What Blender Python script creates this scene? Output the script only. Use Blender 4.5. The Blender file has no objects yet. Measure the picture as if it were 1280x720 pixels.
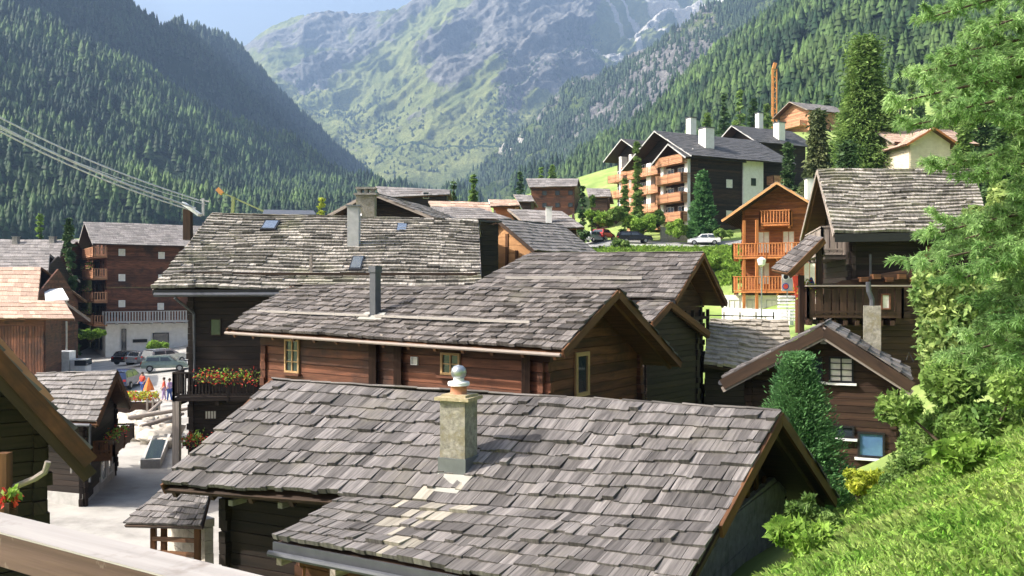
import bpy, math, random
import numpy as np
from mathutils import Vector, Matrix
R = math.radians
random.seed(7); RS = np.random.RandomState(11)
S = bpy.context.scene; C = S.collection

# ---------------------------------------------------------------- camera, sky, sun
FPX = 1100.0
cam_d = bpy.data.cameras.new('camera'); cam = bpy.data.objects.new('camera', cam_d); C.objects.link(cam)
cam_d.sensor_width = 36; cam_d.lens = 36 * FPX / 1280; cam_d.clip_start = .1; cam_d.clip_end = 30000
cam.location = (0, 0, 0); cam.rotation_euler = (R(90), 0, 0); S.camera = cam
SUN_EL = 42.0; SUN_AZ_VEC = Vector((-.985, -.172))       # horizontal direction towards the sun
w = bpy.data.worlds.new('World'); S.world = w; w.use_nodes = True
nt = w.node_tree; bg = nt.nodes['Background']; sky = nt.nodes.new('ShaderNodeTexSky')
sky.sky_type = 'NISHITA'; sky.sun_disc = False; sky.sun_elevation = R(SUN_EL)
sky.sun_rotation = math.atan2(SUN_AZ_VEC.x, SUN_AZ_VEC.y); sky.altitude = 0; sky.air_density = 1.3; sky.dust_density = 10; sky.ozone_density = 2
nt.links.new(sky.outputs[0], bg.inputs[0]); bg.inputs[1].default_value = .125
sl = bpy.data.lights.new('sun', 'SUN'); sl.energy = 4.9; sl.angle = R(.5); sl.color = (1, .95, .87)
so = bpy.data.objects.new('sun', sl); C.objects.link(so)
sd = Vector((SUN_AZ_VEC.x * math.cos(R(SUN_EL)), SUN_AZ_VEC.y * math.cos(R(SUN_EL)), math.sin(R(SUN_EL))))
so.rotation_euler = sd.to_track_quat('Z', 'Y').to_euler(); so.location = (-20, -5, 30)
S.view_settings.view_transform = 'Standard'; S.view_settings.look = 'None'
S.view_settings.exposure = 1.1; S.view_settings.gamma = 1
HAZE = .00013

def at(x, y, Y): return Vector(((x - 640) / FPX * Y, Y, (360 - y) / FPX * Y))

# ---------------------------------------------------------------- mesh helpers
ORG = {}
def tag(o, label=None, cat=None, group=None, kind=None):
    if label: o['label'] = label
    if cat: o['category'] = cat
    if group: o['group'] = group
    if kind: o['kind'] = kind
    return o
def thing(name, loc, label, cat, group=None):
    o = bpy.data.objects.new(name, None); o.empty_display_size = .3; C.objects.link(o); o.location = loc
    ORG[o.name] = Vector(loc); return tag(o, label, cat, group)
def link(name, me, parent=None, loc=None):
    o = bpy.data.objects.new(name, me); C.objects.link(o)
    if parent is not None: o.parent = parent; ORG[o.name] = ORG[parent.name]
    else:
        o.location = loc if loc is not None else (0, 0, 0); ORG[o.name] = Vector(o.location)
    return o
class MB:
    def __init__(s): s.v = []; s.f = []; s.uv = []
    def face(s, pts, uv=None):
        i = len(s.v); s.v += [tuple(p) for p in pts]; s.f.append(tuple(range(i, i + len(pts))))
        s.uv += uv if uv else [(0, 0)] * len(pts)
    def hexa(s, p, L=1, W=1):
        # p: 0-3 bottom ring, 4-7 top ring. uv u along 0->1, v along 0->3
        i = len(s.v); s.v += [tuple(q) for q in p]
        a, b = random.random() * 50, random.random() * 50
        for f in ((3, 2, 1, 0), (4, 5, 6, 7), (0, 1, 5, 4), (1, 2, 6, 5), (2, 3, 7, 6), (3, 0, 4, 7)):
            s.f.append(tuple(i + k for k in f))
            m = {0: (a, b), 1: (a + L, b), 2: (a + L, b + W), 3: (a, b + W), 4: (a, b + .13), 5: (a + L, b + .13), 6: (a + L, b + W + .13), 7: (a, b + W + .13)}
            s.uv += [m[k] for k in f]
    def slab(s, q, t, n=None):
        q = [Vector(p) for p in q]
        if n is None:
            n = (q[1] - q[0]).cross(q[3] - q[0]).normalized()
            if n.z < 0: n = -n
        lo = [p - n * t for p in q]; s.hexa(lo + q, (q[1] - q[0]).length, (q[3] - q[0]).length)
    def beam(s, p, q, w, h, side=None):
        p, q = Vector(p), Vector(q); d = q - p; L = d.length
        if L < 1e-6: return
        d.normalize()
        if side is None:
            side = d.cross(Vector((0, 0, 1)))
            if side.length < .01: side = Vector((1, 0, 0))
        side = Vector(side).normalized(); up = side.cross(d).normalized()
        a, b = side * w / 2, up * h / 2
        s.hexa([p - a - b, q - a - b, q + a - b, p + a - b, p - a + b, q - a + b, q + a + b, p + a + b], L, w)
    def box(s, c, sx, sy, sz, rz=0):
        c = Vector(c); u = Vector((math.cos(rz), math.sin(rz), 0)); v = Vector((-u.y, u.x, 0))
        s.beam(c - u * sx / 2, c + u * sx / 2, sy, sz, -v)
    def tube(s, path, r, n=8, r2=None, cap=True):
        path = [Vector(p) for p in path]; N = len(path); rings = []
        i0 = len(s.v)
        for k, p in enumerate(path):
            d = (path[min(k + 1, N - 1)] - path[max(k - 1, 0)]).normalized()
            a = d.cross(Vector((0, 0, 1)))
            if a.length < .05: a = d.cross(Vector((1, 0, 0)))
            a.normalize(); b = d.cross(a)
            rr = r if r2 is None else r + (r2 - r) * k / (N - 1)
            if isinstance(r, (list, tuple)): rr = r[k]
            for j in range(n):
                t = 2 * math.pi * j / n; s.v.append(tuple(p + (a * math.cos(t) + b * math.sin(t)) * rr))
        for k in range(N - 1):
            for j in range(n):
                j2 = (j + 1) % n
                s.f.append((i0 + k * n + j, i0 + k * n + j2, i0 + (k + 1) * n + j2, i0 + (k + 1) * n + j))
                s.uv += [(k, j / n), (k, (j + 1) / n), (k + 1, (j + 1) / n), (k + 1, j / n)]
        if cap:
            s.f.append(tuple(i0 + j for j in range(n))); s.uv += [(0, 0)] * n
            s.f.append(tuple(i0 + (N - 1) * n + j for j in reversed(range(n)))); s.uv += [(0, 0)] * n
    def lathe(s, c, prof, n=14):
        c = Vector(c); s.tube([c + Vector((0, 0, z)) for r, z in prof], [max(r, .001) for r, z in prof], n)
    def build(s, name, mat, parent=None, loc=None, smooth=False):
        me = bpy.data.meshes.new(name)
        o0 = ORG[parent.name] if parent is not None else Vector(loc if loc is not None else (0, 0, 0))
        me.from_pydata([(v[0] - o0.x, v[1] - o0.y, v[2] - o0.z) for v in s.v], [], s.f)
        if s.uv:
            ul = me.uv_layers.new(name='UVMap'); ul.data.foreach_set('uv', [c for t in s.uv for c in t])
        me.materials.append(mat)
        if smooth: me.polygons.foreach_set('use_smooth', [True] * len(me.polygons))
        return link(name, me, parent, loc)
def np_mesh(name, V, F, mat, parent=None, loc=None, smooth=False, attr=None):
    V = np.asarray(V, dtype=np.float32); F = np.asarray(F, dtype=np.int32)
    o0 = ORG[parent.name] if parent is not None else Vector(loc if loc is not None else (0, 0, 0))
    V = V - np.array(o0[:], dtype=np.float32)
    me = bpy.data.meshes.new(name); n = F.shape[1]
    me.vertices.add(len(V)); me.vertices.foreach_set('co', V.ravel())
    me.loops.add(F.size); me.loops.foreach_set('vertex_index', F.ravel())
    me.polygons.add(len(F)); me.polygons.foreach_set('loop_start', np.arange(0, F.size, n, dtype=np.int32))
    me.update(calc_edges=True)
    if attr:
        for k, a in attr.items():
            at_ = me.attributes.new(k, 'FLOAT', 'POINT'); at_.data.foreach_set('value', np.asarray(a, dtype=np.float32))
    me.materials.append(mat)
    if smooth: me.polygons.foreach_set('use_smooth', np.ones(len(F), dtype=bool))
    return link(name, me, parent, loc)

# ---------------------------------------------------------------- materials
def newmat(name):
    m = bpy.data.materials.new(name); m.use_nodes = True; t = m.node_tree
    b = t.nodes['Principled BSDF']; b.inputs['Specular IOR Level'].default_value = .3
    return m, t, b
def N(t, k, **kw):
    n = t.nodes.new(k)
    for a, v in kw.items(): setattr(n, a, v)
    return n
def ramp(t, stops):
    r = N(t, 'ShaderNodeValToRGB'); e = r.color_ramp.elements
    while len(e) < len(stops): e.new(.5)
    for k, (p, c) in enumerate(stops): e[k].position = p; e[k].color = (*c, 1)
    return r
def noise(t, vec, sc, det=3, rough=.55, dist=0):
    n = N(t, 'ShaderNodeTexNoise'); n.inputs['Scale'].default_value = sc; n.inputs['Detail'].default_value = det
    n.inputs['Roughness'].default_value = rough; n.inputs['Distortion'].default_value = dist
    if vec is not None: t.links.new(vec, n.inputs['Vector'])
    return n
def mix(t, fac, a, b, mode='MIX'):
    m = N(t, 'ShaderNodeMix', data_type='RGBA', blend_type=mode)
    for i, v in ((0, fac), (6, a), (7, b)):
        if hasattr(v, 'is_linked') or hasattr(v, 'links'): t.links.new(v, m.inputs[i])
        elif i == 0: m.inputs[0].default_value = v
        else: m.inputs[i].default_value = (*v, 1)
    return m.outputs[2]
def wood(name, dark, light, rough=.75, sv=(.9, 26), spread=.45, stain=None, stain_sc=.5, stain_pos=(.5, .68), bump=.25):
    m, t, b = newmat(name)
    uv = N(t, 'ShaderNodeUVMap'); mp = N(t, 'ShaderNodeMapping'); mp.inputs['Scale'].default_value = (sv[0], sv[1], 1)
    t.links.new(uv.outputs[0], mp.inputs[0])
    n = noise(t, mp.outputs[0], 1, 4, .6, .4); r = ramp(t, [(.3, dark), (.7, light)]); t.links.new(n.outputs[0], r.inputs[0])
    g = N(t, 'ShaderNodeNewGeometry'); mr = N(t, 'ShaderNodeMapRange'); t.links.new(g.outputs['Random Per Island'], mr.inputs[0])
    mr.inputs[3].default_value = 1 - spread; mr.inputs[4].default_value = 1 + spread
    col = mix(t, 1, r.outputs[0], mr.outputs[0], 'MULTIPLY')
    if stain:
        tc = N(t, 'ShaderNodeTexCoord'); n2 = noise(t, tc.outputs['Object'], stain_sc, 5, .65)
        r2 = ramp(t, [(stain_pos[0], (0, 0, 0)), (stain_pos[1], (1, 1, 1))]); t.links.new(n2.outputs[0], r2.inputs[0])
        col = mix(t, r2.outputs[0], col, stain)
    t.links.new(col, b.inputs['Base Color']); b.inputs['Roughness'].default_value = rough
    if bump:
        bp = N(t, 'ShaderNodeBump'); bp.inputs['Strength'].default_value = bump; bp.inputs['Distance'].default_value = .01
        t.links.new(n.outputs[0], bp.inputs['Height']); t.links.new(bp.outputs[0], b.inputs['Normal'])
    return m
def rockmat(name, stops, sc=3, bump=.5, det=6, rough=.9, sc2=None, c2=None):
    m, t, b = newmat(name); tc = N(t, 'ShaderNodeTexCoord')
    n = noise(t, tc.outputs['Object'], sc, det, .65); r = ramp(t, stops); t.links.new(n.outputs[0], r.inputs[0]); col = r.outputs[0]
    if c2:
        n2 = noise(t, tc.outputs['Object'], sc2, 4, .6); r2 = ramp(t, [(.5, (0, 0, 0)), (.62, (1, 1, 1))])
        t.links.new(n2.outputs[0], r2.inputs[0]); col = mix(t, r2.outputs[0], col, c2)
    t.links.new(col, b.inputs['Base Color']); b.inputs['Roughness'].default_value = rough
    if bump:
        bp = N(t, 'ShaderNodeBump'); bp.inputs['Strength'].default_value = bump; bp.inputs['Distance'].default_value = .02
        t.links.new(n.outputs[0], bp.inputs['Height']); t.links.new(bp.outputs[0], b.inputs['Normal'])
    return m
def plain(name, c, rough=.6, metal=0, spec=.3):
    m, t, b = newmat(name); tc = N(t, 'ShaderNodeTexCoord'); n = noise(t, tc.outputs['Object'], 4, 4)
    r = ramp(t, [(.3, tuple(x * .85 for x in c)), (.7, tuple(min(1, x * 1.1) for x in c))]); t.links.new(n.outputs[0], r.inputs[0])
    t.links.new(r.outputs[0], b.inputs['Base Color']); b.inputs['Roughness'].default_value = rough; b.inputs['Metallic'].default_value = metal
    b.inputs['Specular IOR Level'].default_value = spec
    return m
def leafmat(name, a, c, trans=.35, sc=.6, rough=.6, stops=(.35, .65)):
    m, t, b = newmat(name); tc = N(t, 'ShaderNodeTexCoord'); g = N(t, 'ShaderNodeNewGeometry')
    n = noise(t, tc.outputs['Object'], sc, 3, .6); r = ramp(t, [(stops[0], a), (stops[1], c)]); t.links.new(n.outputs[0], r.inputs[0])
    mr = N(t, 'ShaderNodeMapRange'); t.links.new(g.outputs['Random Per Island'], mr.inputs[0]); mr.inputs[3].default_value = .6; mr.inputs[4].default_value = 1.45
    col = mix(t, 1, r.outputs[0], mr.outputs[0], 'MULTIPLY')
    t.links.new(col, b.inputs['Base Color']); b.inputs['Roughness'].default_value = rough; b.inputs['Specular IOR Level'].default_value = .25
    tr = N(t, 'ShaderNodeBsdfTranslucent'); t.links.new(col, tr.inputs[0]); ms = N(t, 'ShaderNodeMixShader'); ms.inputs[0].default_value = trans
    t.links.new(b.outputs[0], ms.inputs[1]); t.links.new(tr.outputs[0], ms.inputs[2]); t.links.new(ms.outputs[0], t.nodes['Material Output'].inputs[0])
    return m
M = {}
M['shingle'] = wood('grey_shingle', (.052, .047, .047), (.188, .172, .167), .85, (1.2, 15), .46, (.16, .145, .12), .8, (.56, .8))
M['shingle_brown'] = wood('brown_grey_shingle', (.045, .039, .037), (.168, .15, .142), .85, (1.2, 15), .55, (.13, .12, .095), .7, (.56, .8))
M['shingle_pale'] = wood('pale_weathered_shingle', (.095, .086, .076), (.36, .33, .295), .85, (1.3, 9), .55, (.24, .24, .15), .35, (.56, .75))
M['shingle_far'] = wood('far_shingle', (.11, .10, .097), (.26, .24, .23), .8, (1.3, 10), .3)
M['shingle_rose'] = wood('rose_shingle', (.3, .2, .15), (.5, .36, .28), .8, (1.3, 10), .25)
M['shingle_dark'] = wood('dark_slate_roof', (.055, .055, .06), (.105, .105, .11), .7, (1.3, 10), .2)
M['log_dark'] = wood('dark_larch', (.008, .0055, .005), (.032, .02, .015), .7, (.8, 14), .35)
M['log_red'] = wood('reddish_larch', (.045, .017, .01), (.17, .065, .035), .65, (.8, 14), .4, (.04, .02, .015), .6, (.5, .66))
M['log_brown'] = wood('brown_larch', (.02, .0105, .007), (.066, .034, .021), .7, (.8, 14), .35)
M['deck'] = wood('roof_boards', (.05, .022, .01), (.16, .072, .03), .7, (.8, 10), .3)
M['deck_dark'] = wood('old_roof_boards', (.02, .012, .008), (.06, .034, .02), .7, (.8, 10), .3)
M['orange'] = wood('orange_pine', (.33, .11, .035), (.55, .215, .08), .5, (.8, 10), .18, bump=.1)
M['orange_shade_wall'] = wood('orange_boards_recess_shade', (.17, .055, .02), (.36, .125, .045), .6, (.8, 10), .3, bump=.1)  # darker than the balcony orange: shade of the recesses put into the colour
M['honey'] = wood('honey_wood', (.4, .2, .085), (.62, .34, .16), .55, (.8, 8), .15, bump=.1)
M['balcony'] = wood('balcony_boards', (.31, .145, .08), (.52, .28, .16), .6, (.8, 8), .25, bump=.1)
M['grey_wood'] = wood('weathered_grey_wood', (.16, .13, .115), (.36, .31, .27), .75, (.8, 14), .2)
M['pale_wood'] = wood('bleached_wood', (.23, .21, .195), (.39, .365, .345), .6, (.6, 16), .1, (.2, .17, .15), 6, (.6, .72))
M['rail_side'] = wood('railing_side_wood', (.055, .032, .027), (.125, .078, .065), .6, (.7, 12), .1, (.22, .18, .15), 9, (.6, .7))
M['yellow_wood'] = wood('yellow_window_wood', (.3, .185, .085), (.5, .33, .16), .6, (.8, 14), .1)
M['bird_stain'] = plain('pale_lead_flashing', (.32, .31, .28), .6)
M['plaster'] = rockmat('white_plaster', [(.3, (.66, .65, .62)), (.7, (.8, .79, .77))], 2, .15)
M['plaster_cream'] = rockmat('cream_plaster', [(.3, (.58, .5, .38)), (.7, (.72, .64, .5))], 2, .15)
M['plaster_orange'] = rockmat('apricot_plaster', [(.3, (.55, .33, .17)), (.7, (.7, .45, .25))], 2, .15)
M['stone_render'] = rockmat('lichen_render', [(.25, (.10, .095, .08)), (.5, (.24, .225, .19)), (.75, (.36, .34, .29))], 11, 1, 8, .9, 4, (.19, .17, .115))
M['lichen_slab'] = rockmat('lichen_slab', [(.3, (.26, .21, .12)), (.7, (.42, .36, .24))], 14, .8)
M['stone'] = rockmat('field_stone', [(.3, (.16, .15, .14)), (.7, (.36, .34, .31))], 5, .7)
M['boulder'] = rockmat('pale_boulder', [(.3, (.33, .295, .25)), (.7, (.60, .55, .48))], 5, .6)
M['stone_slab'] = rockmat('roof_stone_slab', [(.3, (.17, .15, .125)), (.7, (.42, .38, .32))], 3, .6)
M['foundation'] = rockmat('lime_foundation', [(.3, (.36, .35, .33)), (.7, (.52, .5, .48))], 3, .3)
M['terracotta'] = plain('terracotta', (.34, .15, .08), .7)
M['lead'] = plain('lead_sheet', (.2, .21, .23), .4, .6)
M['zinc'] = plain('zinc_gutter', (.10, .105, .12), .55, .5)
M['iron'] = plain('dark_iron', (.03, .03, .033), .5, .5)
M['steel'] = plain('galvanised_steel', (.4, .42, .44), .35, .8)
M['white_paint'] = plain('white_paint', (.75, .75, .74), .5)
M['grey_board'] = plain('pale_grey_boards', (.42, .42, .42), .7)
M['glass'] = plain('dark_window_glass', (.03, .04, .05), .05, 0, .9)
M['glass_sky'] = plain('painted_sky_glass', (.22, .26, .32), .1, .6, 1)  # grey-blue base colour paints part of the sky's reflection
M['glass_blue'] = plain('painted_blue_sky_glass', (.14, .27, .52), .1, .4, 1)  # blue sky reflection painted into the pane's base colour
M['shingle_bleached'] = wood('bleached_shingle', (.2, .18, .15), (.36, .33, .28), .85, (1.2, 15), .3)
M['curtain'] = plain('white_curtain', (.7, .68, .62), .8)
M['red_cloth'] = plain('red_cloth', (.55, .07, .04), .8)
M['orange_cloth'] = plain('orange_cloth', (.75, .2, .05), .8)
M['blue_cloth'] = plain('blue_cloth', (.05, .09, .28), .8)
M['lilac_cloth'] = plain('lilac_cloth', (.42, .3, .5), .8)
M['skin'] = plain('skin', (.5, .3, .22), .6)
M['hair'] = plain('dark_hair', (.05, .03, .02), .6)
M['cable'] = plain('pale_cable', (.62, .63, .66), .4, .2)
M['crane'] = plain('crane_paint', (.6, .26, .08), .5)
M['crane_yellow'] = plain('crane_yellow', (.26, .28, .12), .6)
M['car_white'] = plain('white_car_paint', (.75, .76, .78), .2, 0, .6); M['car_black'] = plain('black_car_paint', (.012, .012, .015), .15, 0, .6)
M['car_silver'] = plain('silver_car_paint', (.4, .42, .44), .25, .6, .6); M['car_blue'] = plain('blue_car_paint', (.015, .03, .09), .2, 0, .6)
M['car_red'] = plain('red_car_paint', (.4, .02, .02), .2, 0, .6); M['car_green'] = plain('grey_green_car_paint', (.22, .28, .25), .25, .4, .6)
M['rubber'] = plain('tyre_rubber', (.02, .02, .02), .8)
M['lamp_red'] = plain('tail_light', (.4, .02, .02), .3); M['lamp_clear'] = plain('head_light', (.7, .7, .7), .2)
M['trunk'] = rockmat('bark', [(.3, (.05, .035, .025)), (.7, (.13, .095, .07))], 6, .8)
M['leaf_pine'] = leafmat('soft_pine_needles', (.17, .31, .10), (.36, .52, .21), .5, 1.1)
M['leaf_larch'] = leafmat('larch_needles', (.08, .155, .035), (.21, .31, .085), .4, .5)
M['leaf_spruce'] = leafmat('spruce_needles', (.05, .08, .03), (.13, .15, .06), .25, .5)
M['leaf_thuja'] = leafmat('thuja_leaves', (.055, .145, .05), (.14, .29, .10), .35, 1.2)
M['leaf_far'] = leafmat('dark_conifer_needles', (.03, .07, .025), (.08, .14, .045), .25, .3)
M['leaf_bush'] = leafmat('broad_leaves', (.085, .175, .035), (.27, .39, .10), .4, 1.5)
M['leaf_shrub'] = leafmat('mixed_shrub_leaves', (.11, .22, .055), (.32, .40, .13), .4, 1.8)
M['leaf_yellow'] = leafmat('yellow_green_leaves', (.27, .34, .035), (.52, .53, .07), .4, 3)
M['leaf_green'] = leafmat('fresh_green_leaves', (.14, .26, .04), (.3, .45, .08), .45, 2)
M['grass'] = leafmat('meadow_grass', (.34, .58, .12), (.68, .80, .30), .5, .9)
M['blossom'] = leafmat('red_blossom', (.5, .03, .02), (.7, .12, .08), .3, 3)
M['blossom_pink'] = leafmat('pink_blossom', (.6, .12, .12), (.75, .28, .25), .3, 3)
M['paving'] = rockmat('pale_gravel_paving', [(.3, (.22, .21, .195)), (.5, (.36, .345, .32)), (.7, (.44, .425, .395))], .5, .4, 8)
M['road'] = rockmat('pale_asphalt', [(.3, (.2, .2, .2)), (.7, (.3, .3, .29))], .6, .2)
M['ground'] = rockmat('meadow_ground', [(.3, (.13, .2, .05)), (.55, (.24, .32, .09)), (.8, (.36, .36, .17))], .25, .4, 8)

# ---------------------------------------------------------------- noise for terrain
_T = RS.rand(512, 512).astype(np.float64)
def vn(x, y):
    xi = np.floor(x).astype(int); yi = np.floor(y).astype(int); fx = x - xi; fy = y - yi
    fx = fx * fx * (3 - 2 * fx); fy = fy * fy * (3 - 2 * fy)
    g = lambda a, b: _T[a % 512, b % 512]
    return (g(xi, yi) * (1 - fx) + g(xi + 1, yi) * fx) * (1 - fy) + (g(xi, yi + 1) * (1 - fx) + g(xi + 1, yi + 1) * fx) * fy
def fbm(x, y, o=5, ridged=False, gain=.5):
    s = 0; a = 1; tot = 0
    for k in range(o):
        v = vn(x * 2 ** k + 17.3 * k, y * 2 ** k + 9.1 * k)
        if ridged: v = 1 - abs(2 * v - 1)
        s = s + a * v; tot += a; a *= gain
    return s / tot

# ---------------------------------------------------------------- village ground (one sheet)
CP = np.array([(0, 0, -2.6), (-6, 2, -4.5), (-6, 16.5, -8.2), (-4.5, 12, -7.8), (-16, 10, -8.2), (3.0, 3, -2.35), (7, 4, -1.6), (2.5, 8.5, -2.95), (0.8, 9, -4.2), (4.4, 10, -2.75), (6.4, 11, -2.3), (10, 12, -.6), (4.7, 14, -3.9), (-2, 13, -7.6), (-8, 20, -8.4),
 (7.9, 20, -5.0), (9, 25, -5.6), (11.5, 17, -2.4), (16, 24, -1.6), (25, 25, 1), (15, 36, -4.6), (25, 38, -1), (3, 26, -8), (5, 32, -8),
 (10, 42, -4.5), (12, 50, -3.5), (19.5, 72, -2.9), (30, 72, 1.5), (-16, 32, -8.6), (-27, 66, -8.6), (-22, 50, -8.6), (-50, 112, -9.1), (-50, 90, -8.9), (-35, 40, -8.6), (-10, 42, -9), (-10, 60, -8), (0, 80, -5), (-20, 90, -6),
 (8, 100, 2.0), (12, 120, 6.3), (20, 118, 5.8), (27, 116, 5.5), (24, 132, 8.6), (35, 124, 8), (50, 120, 9.5), (60, 150, 20), (45, 150, 15), (20, 160, 14), (0, 130, 4), (-10, 170, 7), (15, 200, 24), (-30, 200, 8), (71, 210, 38), (100, 200, 34), (60, 90, 10), (110, 120, 20),
 (-100, 120, -6), (-90, 200, -1), (-150, 250, 8), (-60, 300, 14), (0, 300, 26), (80, 300, 46), (180, 280, 72), (-30, 600, 45), (100, 600, 60), (-200, 600, 36), (-80, 20, -8), (-60, -20, -5), (60, 0, 14), (0, -30, 2), (60, -30, 20), (250, 600, 90), (250, 150, 50), (-250, 100, 4), (-250, 600, 36)], float)
def _U(r2): return np.where(r2 > 1e-9, r2 * np.log(r2 + 1e-9), 0)
def _tps():
    n = len(CP); sc = 100.
    P = CP[:, :2] / sc; K = _U(((P[:, None] - P[None]) ** 2).sum(-1)) + np.eye(n) * 2e-5
    A = np.zeros((n + 3, n + 3)); A[:n, :n] = K; A[:n, n] = 1; A[:n, n + 1:] = P; A[n, :n] = 1; A[n + 1:, :n] = P.T
    return np.linalg.solve(A, np.r_[CP[:, 2], 0, 0, 0]), P, sc
_W, _P, _SC = _tps()
def gz(x, y):
    x = np.atleast_1d(np.asarray(x, float)); y = np.atleast_1d(np.asarray(y, float)); q = np.stack([x.ravel(), y.ravel()], 1) / _SC
    r = _U(((q[:, None] - _P[None]) ** 2).sum(-1)) @ _W[:-3] + _W[-3] + q @ _W[-2:]
    return r.reshape(x.shape)
def g1(x, y): return float(gz(x, y)[0])
def gnd(x, y, dz=0): return Vector((x, y, g1(x, y) + dz))
def tgrid(name, xs, ys, dz, mat, jit=0):
    X, Y = np.meshgrid(xs, ys, indexing='ij'); Z = gz(X, Y) + dz + jit * (fbm(X * .8, Y * .8, 4) - .5)
    V = np.stack([X, Y, Z], -1).reshape(-1, 3); n, m = X.shape; i = np.arange(n * m).reshape(n, m)
    F = np.stack([i[:-1, :-1], i[1:, :-1], i[1:, 1:], i[:-1, 1:]], -1).reshape(-1, 4)
    return np_mesh(name, V, F, mat, smooth=True)
def spaced(a, b, n, p=2.2):
    t = np.linspace(-1, 1, n); return (a + b) / 2 + (b - a) / 2 * np.sign(t) * abs(t) ** p
xs = np.unique(np.r_[-250:-60:14j, -60:60:121j, 60:250:14j]); ys = np.unique(np.r_[-30:0:9j, 0:140:141j, 140:620:40j])
tag(tgrid('ground', xs, ys, 0, M['ground'], .12), kind='structure')

def ribbon(name, pts, mat, dz=.07, kind='structure'):
    # pts: list of (xl,yl,xr,yr); draped on the ground
    V = []; F = []; n = 9; rows = []
    for k in range(len(pts) - 1):
        a, b = np.array(pts[k]), np.array(pts[k + 1]); L = max(np.hypot(*(a[:2] - b[:2])), np.hypot(*(a[2:] - b[2:])))
        st = max(2, int(L / 1.2))
        for s in range(st + (k == len(pts) - 2)): rows.append(a + (b - a) * s / st)
    for r in rows:
        for j in range(n):
            t = j / (n - 1); x = r[0] + (r[2] - r[0]) * t; y = r[1] + (r[3] - r[1]) * t; V.append((x, y))
    V = np.array(V); Z = gz(V[:, 0], V[:, 1]) + dz; V = np.c_[V, Z]
    for i in range(len(rows) - 1):
        for j in range(n - 1): F.append((i * n + j, i * n + j + 1, (i + 1) * n + j + 1, (i + 1) * n + j))
    return tag(np_mesh(name, V, F, mat, smooth=True), kind=kind)
ribbon('street', [(-24, 14, -5.5, 14), (-24, 27, -5.5, 24), (-21.5, 33, -7, 31), (-19.5, 40, -9, 37), (-22.5, 48, -13.5, 46), (-36, 60, -12, 58), (-48, 74, -14, 72), (-60, 90, -18, 92), (-75, 112, -20, 112), (-85, 125, -45, 125)], M['paving'], .12)
ribbon('road', [(5, 119, 5, 113.5), (13, 121, 13, 115), (27, 119.5, 27, 113.5), (40, 116, 40, 111)], M['road'], .14)

# ---------------------------------------------------------------- mountains
def mtn(cols, nu, nv, seed, amp, sc, ridg=.6, lump=None):
    """cols: list of (px, [(py, Y), ...]) foot to back -> grid of world points (real distances)"""
    if seed < 30 and seed > 5: cols = [(c[0], c[1][:1] + [(q[0] + 11, q[1]) for q in c[1][1:]]) for c in cols]
    px = [c[0] for c in cols]; k = len(cols[0][1])
    U = np.linspace(px[0], px[-1], nu); T = np.linspace(0, k - 1, nv)
    py = np.array([[q[0] for q in c[1]] for c in cols], float); yy = np.array([[q[1] for q in c[1]] for c in cols], float)
    def sm(A):
        B = np.stack([np.interp(U, px, A[:, j]) for j in range(k)], 1)
        return np.stack([np.interp(T, range(k), B[i]) for i in range(nu)], 0)
    PY, YY = sm(py), sm(yy)
    kern = np.array([1, 2, 3, 2, 1]) / 9.
    for _ in range(2):
        YY = np.apply_along_axis(lambda a: np.convolve(np.pad(a, 2, mode='edge'), kern, 'valid'), 0, YY)
    X = (U[:, None] - 640) / FPX * YY; Z = (360 - PY) / FPX * YY
    nz = ridg * (fbm(X / sc + seed, YY / sc, 6, True) - .5) + (1 - ridg) * (fbm(X / sc * 1.7 + seed, YY / sc * 1.7 + 5, 5) - .5)
    env = np.clip(np.minimum(T[None] / .5, 1), 0, 1)
    Z = Z + amp * nz * env * (YY / YY.mean())
    Z = Z + amp * .05 * (fbm(X / sc * 22, YY / sc * 22, 4, True) - .5) * env
    G = np.stack([X, YY, Z], -1)
    return G, nz, U, PY
def fit_skyline(G, U, line):
    # settle the crest so that erosion noise does not lift it above the surveyed height
    want = (360 - np.interp(U, [l[0] for l in line], [l[1] for l in line])) / FPX; have = (G[..., 2] / G[..., 1]).max(1); k = want / have
    kern = np.ones(9) / 9; k = np.convolve(np.pad(k, 4, mode='edge'), kern, 'valid'); t = np.linspace(0, 1, G.shape[1])[None]; f = 1 + (k[:, None] - 1) * np.clip(t * 2.2, 0, 1)
    G = G.copy(); G[..., 2] *= f; return G
def grid_obj(name, G, mat, attr=None):
    n, m = G.shape[:2]; i = np.arange(n * m).reshape(n, m)
    F = np.stack([i[:-1, :-1], i[1:, :-1], i[1:, 1:], i[:-1, 1:]], -1).reshape(-1, 4)
    o = np_mesh(name, G.reshape(-1, 3), F, mat, smooth=True, attr={k: a.ravel() for k, a in (attr or {}).items()})
    return tag(o, kind='structure')
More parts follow.
